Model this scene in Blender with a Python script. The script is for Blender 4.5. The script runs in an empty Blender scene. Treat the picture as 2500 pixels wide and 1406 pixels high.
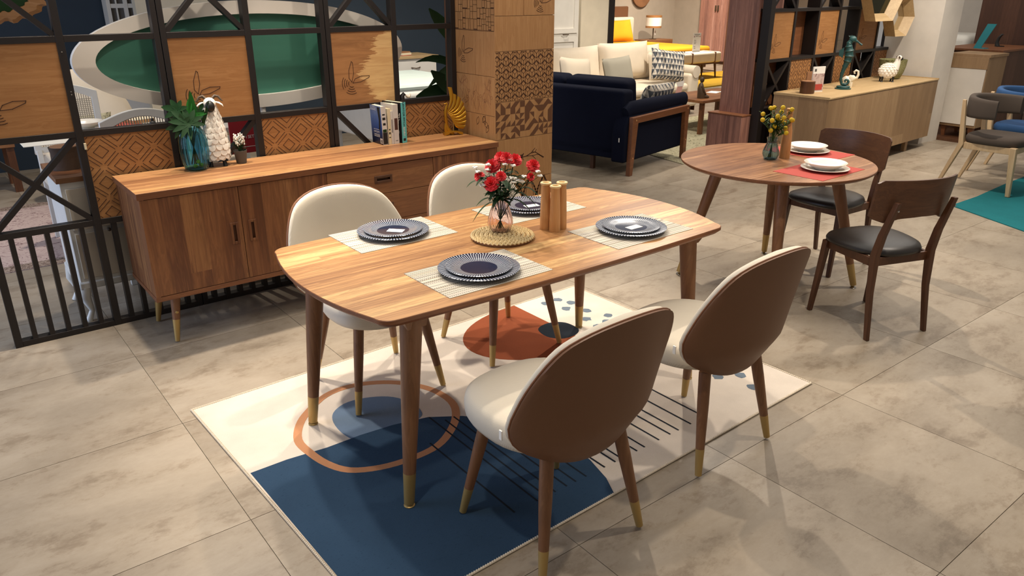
import bpy, math, random
from mathutils import Vector, Matrix
random.seed(7)
sc = bpy.context.scene
C = sc.collection
PI = math.pi

# ---------------------------------------------------------------- camera, world, lights, exposure
cd = bpy.data.cameras.new('camera'); cam = bpy.data.objects.new('camera', cd); C.objects.link(cam)
cd.sensor_width = 36.0; cd.lens = 36.0*1853/2500; cd.clip_start = .05; cd.clip_end = 100
RM = Matrix(((0.78805602, 0.22590939, -0.57265404), (-0.61560353, 0.28919467, -0.73307485), (0.0, 0.9302319, 0.36697222)))
cam.matrix_world = Matrix.Translation((0, 0, 1.70)) @ RM.to_4x4()
sc.camera = cam
sc.view_settings.view_transform = 'Standard'; sc.view_settings.look = 'None'
sc.view_settings.gamma = 1; sc.view_settings.use_curve_mapping = False
sc.view_settings.exposure = 0.0
w = bpy.data.worlds.new('world'); sc.world = w; w.use_nodes = True
w.node_tree.nodes['Background'].inputs[0].default_value = (1.0, .92, .84, 1)
w.node_tree.nodes['Background'].inputs[1].default_value = .27

def spot(x, y, z, tx, ty, tz, power, ang=70, blend=.6, size=.05, col=(1, .885, .745)):
    l = bpy.data.lights.new('spot_lamp', 'SPOT'); l.energy = power; l.spot_size = math.radians(ang); l.spot_blend = blend
    l.shadow_soft_size = size; l.color = col
    o = bpy.data.objects.new('spot_lamp', l); C.objects.link(o); o.location = (x, y, z)
    o.rotation_euler = (Vector((tx, ty, tz))-Vector((x, y, z))).to_track_quat('-Z', 'Y').to_euler(); return o
def area(x, y, z, tx, ty, tz, power, sx, sy, col=(1, .93, .85)):
    l = bpy.data.lights.new('area_lamp', 'AREA'); l.energy = power; l.shape = 'RECTANGLE'; l.size = sx; l.size_y = sy; l.color = col
    o = bpy.data.objects.new('area_lamp', l); C.objects.link(o); o.location = (x, y, z)
    o.rotation_euler = (Vector((tx, ty, tz))-Vector((x, y, z))).to_track_quat('-Z', 'Y').to_euler(); return o
# track spots of the showroom ceiling (3 m up)
spot(.9, 4.15, 3.1, .8, 3.3, 0, 210, 80, .7)
spot(1.9, 4.15, 3.1, 1.6, 3.4, .5, 210, 80, .7)
spot(4.75, 4.2, 3.0, 3.9, 2.4, .5, 340, 62, .5, .035)
spot(2.5, 3.6, 3.1, 2.1, 2.4, .6, 190, 62, .6, .04)
spot(1.2, 3.6, 3.1, .95, 2.75, 0, 190, 34, .8)
spot(2.9, 1.05, 3.1, 2.9, 1.0, 0, 115, 88, .8)
spot(5.1, 1.6, 3.1, 5.0, 1.7, 0, 150, 92, .8)
spot(6.4, 3.0, 3.1, 6.9, 3.2, 0, 210, 95, .7)
spot(6.3, 5.9, 3.1, 6.6, 6.4, 0, 240, 90, .7)
spot(8.6, 6.6, 3.1, 8.8, 7.8, .5, 300, 80, .7)
spot(8.0, 3.1, 3.1, 8.2, 4.2, .9, 190, 80, .7)
spot(12.5, 10.4, 3.2, 12.8, 11.3, .6, 950, 110, .7)
spot(14.2, 11.4, 3.2, 15, 12.8, .9, 420, 80, .7)
spot(1.1, 6.6, 3.1, 1.1, 6.5, 0, 170, 95, .7)
spot(3.9, 6.2, 3.1, 4.2, 7.3, .7, 260, 90, .7)
spot(7.9, 8.6, 3.1, 8.4, 9.3, .9, 160, 90, .7)
spot(1.2, 3.2, 3.1, 1.6, 4.3, 1.2, 55, 75, .7)
spot(2.6, 3.0, 3.1, 2.7, 4.2, 1.2, 50, 75, .7)
spot(.5, 1.5, 3.1, .5, 1.8, 0, 75, 88, .8)
# general soft light of the ceiling panels, cool daylight of the shop front on the left
area(3.0, 2.6, 3.3, 3.0, 2.6, 0, 50, 5, 2.4)
area(8.5, 4.5, 3.3, 8.5, 4.5, 0, 120, 5, 4)
area(-2.6, 4.8, 1.5, 2, 4.6, .8, 110, 3.0, 2.2, (.52, .68, 1.0))

# ---------------------------------------------------------------- colour and node helpers
def L(c):
    if isinstance(c, str): c = tuple(int(c[i:i+2], 16) for i in (0, 2, 4))
    return tuple((v/255/12.92 if v/255 <= .04045 else ((v/255+.055)/1.055)**2.4) for v in c)+(1,)
class N:
    def __init__(s, name):
        s.m = bpy.data.materials.new(name); s.m.use_nodes = True; s.t = s.m.node_tree
        s.b = s.t.nodes['Principled BSDF']
    def n(s, typ, **kw):
        o = s.t.nodes.new('ShaderNode'+typ)
        for k, v in kw.items():
            if k.startswith('i'):
                key = int(k[1:]) if k[1:].isdigit() else k[2:]
                s.set(o.inputs[key], v)
            else: setattr(o, k, v)
        return o
    def set(s, inp, v):
        if isinstance(v, bpy.types.NodeSocket): s.t.links.new(v, inp)
        else: inp.default_value = v
    def math(s, op, a, b=0.0, c=None):
        o = s.t.nodes.new('ShaderNodeMath'); o.operation = op; s.set(o.inputs[0], a); s.set(o.inputs[1], b)
        if c is not None: s.set(o.inputs[2], c)
        return o.outputs[0]
    def comb(s, x, y, z):
        o = s.t.nodes.new('ShaderNodeCombineXYZ'); s.set(o.inputs[0], x); s.set(o.inputs[1], y); s.set(o.inputs[2], z); return o.outputs[0]
    def coord(s, rand=True):
        co = s.t.nodes.new('ShaderNodeTexCoord').outputs['Object']
        if rand:
            oi = s.t.nodes.new('ShaderNodeObjectInfo').outputs['Random']
            k = s.math('MULTIPLY', oi, 40.0)
            va = s.t.nodes.new('ShaderNodeVectorMath'); va.operation = 'ADD'; s.t.links.new(co, va.inputs[0]); s.t.links.new(s.comb(k, k, k), va.inputs[1])
            return va.outputs[0]
        return co
    def noise(s, vec, scale, detail=4, rough=.5, dist=0):
        o = s.t.nodes.new('ShaderNodeTexNoise'); s.set(o.inputs['Vector'], vec); o.inputs['Scale'].default_value = scale
        o.inputs['Detail'].default_value = detail; o.inputs['Roughness'].default_value = rough; o.inputs['Distortion'].default_value = dist
        return o.outputs['Fac']
    def ramp(s, fac, stops, interp='LINEAR'):
        o = s.t.nodes.new('ShaderNodeValToRGB'); o.color_ramp.interpolation = interp
        e = o.color_ramp.elements
        while len(e) < len(stops): e.new(.5)
        for i, (p, c) in enumerate(stops): e[i].position = p; e[i].color = c if len(c) == 4 and not isinstance(c, str) else L(c)
        s.set(o.inputs[0], fac); return o.outputs[0]
    def mix(s, fac, a, b, mode='MIX'):
        o = s.t.nodes.new('ShaderNodeMix'); o.data_type = 'RGBA'; o.blend_type = mode
        s.set(o.inputs[0], fac); s.set(o.inputs[6], a); s.set(o.inputs[7], b); return o.outputs[2]
    def bump(s, h, strength=.3, dist=.01):
        o = s.t.nodes.new('ShaderNodeBump'); o.inputs['Strength'].default_value = strength; o.inputs['Distance'].default_value = dist
        s.set(o.inputs['Height'], h); s.t.links.new(o.outputs[0], s.b.inputs['Normal'])
    def done(s, col=None, rough=.5, metal=0, coat=0, spec=None):
        if col is not None: s.set(s.b.inputs['Base Color'], col)
        s.set(s.b.inputs['Roughness'], rough); s.b.inputs['Metallic'].default_value = metal
        if coat: s.b.inputs['Coat Weight'].default_value = coat; s.b.inputs['Coat Roughness'].default_value = .15
        if spec is not None: s.b.inputs['Specular IOR Level'].default_value = spec
        return s.m

def plain(name, c, rough=.5, metal=0, bump=0, bscale=200, var=.06, coat=0, spec=None):
    n = N(name); co = n.coord()
    f = n.noise(co, 6, 3)
    c = L(c) if len(c) != 4 or isinstance(c, str) else c
    d = tuple(v*(1-var*2.2) for v in c[:3])+(1,); e = tuple(min(1, v*(1+var)) for v in c[:3])+(1,)
    col = n.mix(f, d, e)
    if bump: n.bump(n.noise(co, bscale, 2), bump, .002)
    return n.done(col, rough, metal, coat, spec)

def wood(name, tones, axis=0, stave=.07, slen=.9, gcol='50301c', gamt=.45, rough=.42, grain=1.0, coat=0, rand=False, sdir=None, spec=.4, streak=26.0):
    """boards `stave` wide side by side, grain along `axis`; each board takes its own tone"""
    n = N(name); co = n.coord(rand)
    sx = n.t.nodes.new('ShaderNodeSeparateXYZ'); n.t.links.new(co, sx.inputs[0])
    l = sx.outputs[axis]
    o2 = [i for i in range(3) if i != axis]
    if sdir is None: s = n.math('ADD', sx.outputs[o2[0]], sx.outputs[o2[1]])
    else: s = sx.outputs[sdir]
    if stave:
        q = n.math('DIVIDE', s, stave); ids = n.math('FLOOR', q)
        wn = n.n('TexWhiteNoise', noise_dimensions='1D'); n.set(wn.inputs['W'], ids)
        il = n.math('FLOOR', n.math('ADD', n.math('DIVIDE', l, slen), n.math('MULTIPLY', wn.outputs[0], 9.0)))
        w2 = n.n('TexWhiteNoise', noise_dimensions='2D'); n.set(w2.inputs['Vector'], n.comb(ids, il, 0.0)); tone = w2.outputs[0]
    else:
        ids = 0.0; tone = None
    off = n.math('MULTIPLY', tone, 17.0) if tone is not None else 0.0
    a = [None]*3
    a[axis] = n.math('MULTIPLY', l, 1.1); a[o2[0]] = n.math('ADD', n.math('MULTIPLY', sx.outputs[o2[0]], 11.0), off); a[o2[1]] = n.math('ADD', n.math('MULTIPLY', sx.outputs[o2[1]], 11.0), off)
    gv = n.comb(*a)
    g1 = n.noise(gv, 2.2*grain, 6, .62, .9)
    a2 = [None]*3; a2[axis] = n.math('MULTIPLY', l, 3.0); a2[o2[0]] = n.math('MULTIPLY', sx.outputs[o2[0]], 90.0); a2[o2[1]] = n.math('MULTIPLY', sx.outputs[o2[1]], 90.0)
    g2 = n.noise(n.comb(*a2), 2.0, 3, .6)
    a3 = [None]*3; a3[axis] = n.math('MULTIPLY', l, .55)
    for i_ in o2: a3[i_] = n.math('ADD', n.math('MULTIPLY', sx.outputs[i_], streak), off)
    g3 = n.noise(n.comb(*a3), 1.6, 4, .65, .3)
    base = n.math('ADD', n.math('MULTIPLY', g1, .6), n.math('MULTIPLY', g3, .4)) if tone is None else n.math('ADD', n.math('MULTIPLY', tone, .70), n.math('MULTIPLY', n.math('SUBTRACT', n.math('ADD', g3, n.math('MULTIPLY', g1, .4)), .54), 1.1))
    k = len(tones)
    if tone is None: stops = [(.28+.44*i/(k-1), t) for i, t in enumerate(tones)]
    else: stops = [(.10+.80*i/(k-1), t) for i, t in enumerate(tones)]
    col = n.ramp(base, stops)
    lines = n.ramp(g1, [(.40, (1, 1, 1, 1)), (.50, (.35, .35, .35, 1)), (.56, (1, 1, 1, 1)), (.66, (.5, .5, .5, 1)), (.72, (1, 1, 1, 1))])
    gm = n.math('MULTIPLY', n.math('SUBTRACT', 1.0, lines), gamt)
    col = n.mix(gm, col, L(gcol))
    gm2 = n.math('MULTIPLY', n.math('SUBTRACT', g2, .42), gamt*1.6)
    gm2.node.use_clamp = True
    col = n.mix(gm2, col, L(gcol))
    n.bump(g2, .12, .001)
    return n.done(col, rough, 0, coat, spec)

M = {}
M['walnut_top'] = wood('walnut_table_top', ['835a3a', 'a3764a', 'bb8c5a', 'a97c50', 'cc9f68', 'd9b178'], 0, .064, 5, '6a4428', .7, .34, sdir=1)
M['walnut_round'] = wood('walnut_round_table_top', ['745038', '94694a', 'ab7c56', '865c40', 'bf8f67'], 0, .075, 5, '55351f', .6, .3, sdir=1)
M['walnut_side'] = wood('walnut_cabinet_upright', ['54331f', '724629', '8c5c38', '653d26', '986840'], 2, .10, 3, '4a2a18', .45, .42, streak=9.0)
M['walnut_h'] = wood('walnut_cabinet_lengthwise', ['6a4228', '7c5032', '91633e', '845738'], 0, .10, 3, '53301b', .45, .42, streak=9.0)
M['walnut_sbtop'] = wood('walnut_sideboard_top', ['7f5637', '9e6e47', 'b78759', 'a6774c', 'c69863'], 0, .075, 5, '66422a', .6, .38, sdir=1)
M['walnut_edge'] = wood('walnut_edge', ['6e4429', '7f5032', '8a5a38'], 0, 0, 1, '4a2c1a', .4, .45)
M['legwood'] = wood('turned_leg_wood', ['714b31', '805739', '8e6646'], 2, 0, 1, '4a3020', .35, .45, rand=True)
M['darkwood'] = wood('dark_walnut_chair', ['4a2c1b', '573622', '66412a'], 2, 0, 1, '2e1a10', .4, .42, rand=True)
M['darkwood_back'] = wood('dark_walnut_backrest', ['4d3120', '5a3a25', '69462d'], 0, 0, 1, '33201a', .45, .42, rand=True)
M['oak_h'] = wood('oak_panel', ['93653a', 'a17244', 'b08050'], 0, 0, 1, '7d4a1e', .42, .5, grain=1.3, rand=True)
M['oak_spalted'] = None
M['oak_v'] = wood('oak_pillar_panel', ['9d7348', 'a97f53', 'b48b5e'], 2, 0, 1, '83542a', .4, .5, grain=1.2, rand=True)
M['oak_pale'] = wood('pale_oak', ['8d7152', 'a08260', 'b0936e'], 2, .3, 3, '7d6040', .35, .5, grain=1.0, streak=5.0)
M['oak_paletop'] = wood('pale_oak_top', ['a88c62', 'b89c72', 'c4aa80'], 0, 0, 3, '93754b', .3, .5, grain=1.4)
M['ash'] = wood('light_ash_frame', ['b79a74', 'c5aa84', 'cfb792'], 2, 0, 1, '97795a', .3, .5, rand=True)
M['pine'] = wood('light_wood_turned', ['bd8650', 'cc9862', 'd7a873'], 2, 0, 1, 'a06c3c', .4, .45, rand=True)
M['walnut_red'] = wood('striped_walnut_upright', ['7d594f', '90675b', 'ab7c6b', '8c6357', 'b98c7c'], 2, .075, 4, '4a2c24', .35, .42)
M['walnut_wall'] = wood('dark_walnut_wall', ['4a3025', '563829', '624233'], 2, .2, 4, '33201a', .4, .5)
M['engrave'] = plain('burnt_engraving', '472711', .7)
M['engrave_dark'] = plain('burnt_inlay', '5e3a1f', .7)
M['black'] = plain('black_brown_steel', '211b19', .45, .2, .05)
M['brass'] = plain('brushed_brass', 'b2955c', .45, .55, .05, 90)
M['chrome'] = plain('chrome', 'c8c6c2', .15, 1)
M['leather'] = plain('brown_leatherette', '704a2f', .52, 0, .15, 700, .04)
M['piping'] = plain('tan_piping', '7d4e2e', .5)
M['blackleather'] = plain('black_leatherette', '26221f', .36, 0, .2, 500, .05)
M['navy'] = plain('navy_velvet', '0b1022', .9, 0, .2, 300, .1)
M['navy'].node_tree.nodes['Principled BSDF'].inputs['Specular IOR Level'].default_value = .15
M['cream'] = plain('cream_upholstery', 'd9cbb5', .85, 0, .2, 300)
M['white'] = plain('white_lacquer', 'dcd8cf', .4)
M['white_wall'] = plain('white_plaster', 'dad2c6', .8, 0, .1, 20)
M['beige_wall'] = plain('beige_wall_paint', 'b8aa98', .85, 0, .1, 20)
M['cream_wall'] = plain('cream_wall_paint', 'd2c7b0', .85)
M['navy_wall'] = plain('dark_blue_wall_paint', '26333f', .8)
M['ivory'] = plain('ivory_glaze', 'e6dcc4', .3)
M['green_board'] = plain('green_board', '3a7562', .6)
M['gold'] = plain('gold_leaf', 'c08f2c', .34, .8, .1, 60)
M['ceramic'] = plain('white_porcelain', 'eee6d8', .16, 0, 0, 1, .02, .3)
M['navy_glaze'] = plain('navy_glaze', '1c2436', .14, 0, 0, 1, .05, .5)
M['redmat'] = plain('red_placemat_cloth', 'ad3f33', .8, 0, .3, 400)
M['tag'] = plain('price_tag_paper', 'e8e4dc', .7)
M['yellow'] = plain('mustard_fabric', 'dd9d12', .85, 0, .3, 60)
M['yellowball'] = plain('yellow_craspedia', 'd9b41e', .8, 0, .6, 260, .15)
M['leaf'] = plain('dark_green_leaf', '173a17', .6, 0, .1, 60, .25, 0, .2)
M['leaf2'] = plain('bright_green_leaf', '256a24', .6, 0, .1, 60, .25, 0, .2)
M['sprig'] = plain('sprig_green', '3f5d28', .6, 0, .1, 60, .25, 0, .2)
M['leafdark'] = plain('deep_green_foliage', '223c1c', .6, 0, .1, 60, .25, 0, .2)
M['petal'] = plain('red_petal', 'ee3f43', .6, 0, .1, 60, .18)
M['whitepetal'] = plain('white_petal', 'ece8dd', .6)
M['lime'] = plain('lime_green_ball', '8fb22c', .4)
M['teal'] = plain('teal_plastic', '2f8f9c', .4)
M['verdigris'] = plain('verdigris_resin', '1f4a48', .5, 0, .5, 60, .3)
M['grey_felt'] = plain('grey_brown_felt', '4b4139', .95, 0, .3, 400)
M['blue_velvet'] = plain('blue_velvet', '1f4774', .85, 0, .2, 300)
M['pot'] = plain('grey_plastic_pot', '57524d', .6)
M['bark'] = plain('tree_bark', '4a3626', .9, 0, 1, 40, .3)
M['cutwood'] = plain('cut_wood_end', '9a6c48', .7, 0, .3, 60, .2)
M['paper'] = plain('book_paper', 'e2d6b8', .8)
M['red'] = plain('red_card', 'a3222c', .6)
M['pink'] = plain('pink_card', 'd5a79c', .6)
M['bronze'] = plain('dark_bronze_resin', '4b3a28', .5, .2)
M['dark'] = plain('black_paint', '15120f', .5)
M['mint'] = plain('pale_mint_mattress', 'dcebe4', .7)
M['yrug'] = plain('yellow_shag', 'b98f10', .95, 0, 1, 120, .2)
M['mirror'] = plain('mirror_glass', 'd5d2cb', .06, 1, 0, 1, .01)
M['olive_mirror'] = plain('dark_mirror_glass', '3e4030', .08, .9, 0, 1, .01)
M['white_text'] = plain('white_print', 'f0ece6', .6)
M['black_text'] = plain('black_print', '161414', .6)

def glass(name, c, rough=.03, tint=.7):
    n = N(name); n.b.inputs['Transmission Weight'].default_value = 1; n.b.inputs['IOR'].default_value = 1.3
    co = n.coord(False); return n.done(n.mix(n.noise(co, 8), L(c), tuple(v*.9 for v in L(c)[:3])+(1,)), rough)
M['pinkglass'] = glass('pink_glass', 'faebe9')
M['tealglass'] = glass('teal_glass', '93d2de')
M['smokeglass'] = glass('blue_smoke_glass', 'b9dbe2')

def fabric(name, c1, c2, scale=260):
    n = N(name); co = n.coord()
    v = n.n('TexVoronoi'); v.inputs['Scale'].default_value = scale; n.set(v.inputs['Vector'], co)
    wv = n.n('TexWave', wave_type='BANDS', bands_direction='DIAGONAL'); wv.inputs['Scale'].default_value = 130; wv.inputs['Distortion'].default_value = 1.2; n.set(wv.inputs['Vector'], co)
    f = n.math('ADD', n.math('MULTIPLY', n.noise(co, 5, 4), .5), n.math('MULTIPLY', wv.outputs['Fac'], .5))
    n.bump(n.math('ADD', v.outputs['Distance'], wv.outputs['Fac']), .12, .001)
    return n.done(n.mix(f, L(c1), L(c2)), .92, spec=.2)
M['weave'] = fabric('cream_woven_fabric', 'c6bba8', 'ddd4c3')
M['greyweave'] = fabric('grey_linen', '9c9686', 'b0aa99')

def tile_mat():
    n = N('concrete_look_tile'); c0_ = n.coord(True); mp = n.n('Mapping'); n.set(mp.inputs[0], c0_); mp.inputs['Scale'].default_value = (.75, 1.35, 1); co = mp.outputs[0]
    a = n.noise(co, 1.6, 5, .6, .3); b = n.noise(co, 4.5, 9, .72, .2); c = n.noise(co, 45, 4, .7)
    col = n.ramp(a, [(.30, '7f7262'), (.5, '958877'), (.70, 'a89b8a')])
    col = n.mix(.8, col, n.ramp(b, [(.32, (.60, .55, .49, 1)), (.47, (.92, .90, .87, 1)), (.58, (1, 1, 1, 1)), (.75, (1.0, 1.0, 1.0, 1))]), 'MULTIPLY')
    col = n.mix(.45, col, n.ramp(n.math('MULTIPLY', n.noise(co, 15, 6, .8), n.math('MULTIPLY', b, 2.0)), [(.36, (.60, .52, .45, 1)), (.46, (1, 1, 1, 1))]), 'MULTIPLY')
    col = n.mix(n.math('MULTIPLY', c, .25), col, L('c9bda9'))
    n.bump(c, .05, .001)
    return n.done(col, n.ramp(a, [(.3, (.44, .44, .44, 1)), (.7, (.34, .34, .34, 1))]), spec=.4)
M['tile'] = tile_mat()
M['grout'] = plain('tile_grout', '978b7b', .9)

def placemat_mat():
    n = N('woven_striped_placemat'); co = n.coord(False)
    sx = n.n('SeparateXYZ'); n.set(sx.inputs[0], co); y = sx.outputs[1]; x = sx.outputs[0]
    row = n.math('FLOOR', n.math('MULTIPLY', y, 150.0))
    wn = n.n('TexWhiteNoise', noise_dimensions='1D'); n.set(wn.inputs['W'], row)
    dash = n.math('FRACT', n.math('ADD', n.math('MULTIPLY', x, 120.0), n.math('MULTIPLY', row, .5)))
    dk = n.math('MULTIPLY', n.math('GREATER_THAN', dash, .45), n.math('GREATER_THAN', wn.outputs[0], .55))
    col = n.ramp(wn.outputs[0], [(0, 'c9c1b1'), (.22, 'b3aca0'), (.36, '7f7b74'), (.44, 'c2baab'), (.74, 'c6bfb2'), (.84, '99907e'), (1, 'b5a788')])
    col = n.mix(n.math('MULTIPLY', dk, .8), col, L('6f6a64'))
    n.bump(n.math('FRACT', n.math('MULTIPLY', y, 150.0)), .3, .001)
    return n.done(col, .85, spec=.2)
M['placemat'] = placemat_mat()

def plate_mat():
    n = N('navy_striped_rim_glaze'); co = n.coord(False)
    sx = n.n('SeparateXYZ'); n.set(sx.inputs[0], co)
    ang = n.math('ARCTAN2', sx.outputs[1], sx.outputs[0])
    wob = n.math('MULTIPLY', n.noise(co, 30, 2), 1.2)
    st = n.math('SINE', n.math('ADD', n.math('MULTIPLY', ang, 76.0), wob))
    f = n.ramp(st, [(.30, (0, 0, 0, 1)), (.52, (1, 1, 1, 1))])
    rr = n.math('SQRT', n.math('ADD', n.math('MULTIPLY', sx.outputs[0], sx.outputs[0]), n.math('MULTIPLY', sx.outputs[1], sx.outputs[1])))
    return n, f, rr
def make_plate_mat(rin):
    n, f, rr = plate_mat()
    mask = n.math('GREATER_THAN', rr, rin)
    fac = n.math('MULTIPLY', f, mask)
    return n.done(n.mix(fac, L('17223c'), L('b4b8be')), .14, 0, .4)
M['plate_big'] = make_plate_mat(.082); M['plate_small'] = make_plate_mat(.066)

def geo_cushion():
    n = N('triangle_print_cushion'); co = n.coord(False)
    sx = n.n('SeparateXYZ'); n.set(sx.inputs[0], co)
    u = n.math('MULTIPLY', sx.outputs[0], 17.0); v = n.math('MULTIPLY', sx.outputs[2], 13.0)
    fu = n.math('ABSOLUTE', n.math('SUBTRACT', n.math('FRACT', n.math('ADD', u, n.math('MULTIPLY', n.math('FLOOR', v), .5))), .5))
    tri = n.math('LESS_THAN', n.math('MULTIPLY', fu, 2.0), n.math('SUBTRACT', 1.0, n.math('FRACT', v)))
    k = n.noise(co, 22, 3)
    a = n.ramp(k, [(.35, '2b2e36'), (.6, '565a60')]); b = n.ramp(k, [(.35, '8c857a'), (.6, 'd8cfc0')])
    return n.done(n.mix(tri, a, b), .8)
M['geo'] = geo_cushion()

def spalted():
    n = N('two_tone_oak_panel'); co = n.coord(False)
    sx = n.n('SeparateXYZ'); n.set(sx.inputs[0], co)
    gv = n.comb(n.math('MULTIPLY', sx.outputs[0], 1.3), 0.0, n.math('MULTIPLY', sx.outputs[2], 11.0))
    g = n.noise(gv, 3.0, 6, .6, .8)
    jag = n.noise(n.comb(n.math('MULTIPLY', sx.outputs[0], 2.0), 3.0, n.math('MULTIPLY', sx.outputs[2], 26.0)), 1.3, 5, .8)
    e = n.math('ADD', n.math('MULTIPLY', sx.outputs[0], 3.6), n.math('MULTIPLY', jag, 1.25))
    hz = n.math('MULTIPLY', n.math('ABSOLUTE', n.math('SUBTRACT', sx.outputs[2], 1.225)), -2.6)
    f = n.ramp(n.math('ADD', e, hz), [(.50, (0, 0, 0, 1)), (.53, (1, 1, 1, 1))])
    a = n.ramp(g, [(.35, '865a33'), (.6, '9f6f42')]); b = n.ramp(g, [(.35, 'bd9460'), (.6, 'cda872')])
    return n, n.mix(f, a, b)
# object coordinates are panel-local with x from the panel's centre
_n, _c = spalted(); M['oak_spalted'] = _n.done(_c, .5)

def rugmat(name, c, speck='ffffff', amt=.10):
    n = N(name); co = n.coord(False); sx = n.n('SeparateXYZ', i0=co)
    a = n.noise(co, 2.2, 4, .6)
    v = n.noise(n.comb(n.math('MULTIPLY', sx.outputs[0], 60.0), n.math('MULTIPLY', sx.outputs[1], 190.0), 0.0), 1.0, 4, .75)
    h = n.noise(n.comb(n.math('MULTIPLY', sx.outputs[0], 220.0), n.math('MULTIPLY', sx.outputs[1], 420.0), 0.0), 1.0, 2, .6)
    cc = L(c); d = tuple(x*.74 for x in cc[:3])+(1,); e = tuple(min(1, x*1.18) for x in cc[:3])+(1,)
    col = n.ramp(a, [(.3, d), (.7, cc)]); col = n.mix(n.math('MULTIPLY', h, .35), col, e)
    f = n.math('MULTIPLY', n.math('SUBTRACT', v, .60), amt*60); f.node.use_clamp = True
    n.bump(n.math('ADD', h, v), .5, .002)
    return n.done(n.mix(n.math('MULTIPLY', f, .75), col, L(speck)), .95, spec=.15)
M['rug_cream'] = rugmat('rug_cream_pile', 'd9cdbf', 'b7a99b'); M['rug_navy'] = rugmat('rug_navy_print', '30475f', '15233a', .2)
M['rug_blue'] = rugmat('rug_blue_grey_print', '6d8199', '44566c'); M['rug_orange'] = rugmat('rug_tan_print', 'c08963', '9a6746')
M['rug_terra'] = rugmat('rug_terracotta_print', '8e4c30', '6f3119'); M['rug_spot'] = rugmat('rug_grey_spot_print', '6b7783', '505a66'); M['rug_black'] = rugmat('rug_charcoal_print', '20262e', '0c1015')
M['teal_rug'] = rugmat('teal_overdyed_rug', '1f6e74', '0d4248', .3)

def vintage(name, c1, c2, c3, scale=9):
    n = N(name); co = n.coord(False)
    a = n.noise(co, scale, 6, .7, 2.5)
    col = n.ramp(a, [(.38, c3), (.44, c1), (.56, c2), (.60, c1), (.66, c3)])
    return n.done(col, .95, spec=.1)
M['vintage_pink'] = vintage('faded_pink_rug', 'b7a09a', 'c4b0a7', '7a6160'); M['vintage_border'] = vintage('rug_border', '6a5248', 'b5a698', '3c2c28', 26)
M['vintage_beige'] = vintage('faded_beige_rug', 'a39c80', 'b4ad92', '5c5b48', 13)
M['rattan'] = plain('rattan_weave', 'c2b49c', .8, 0, .8, 220, .15)

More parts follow.
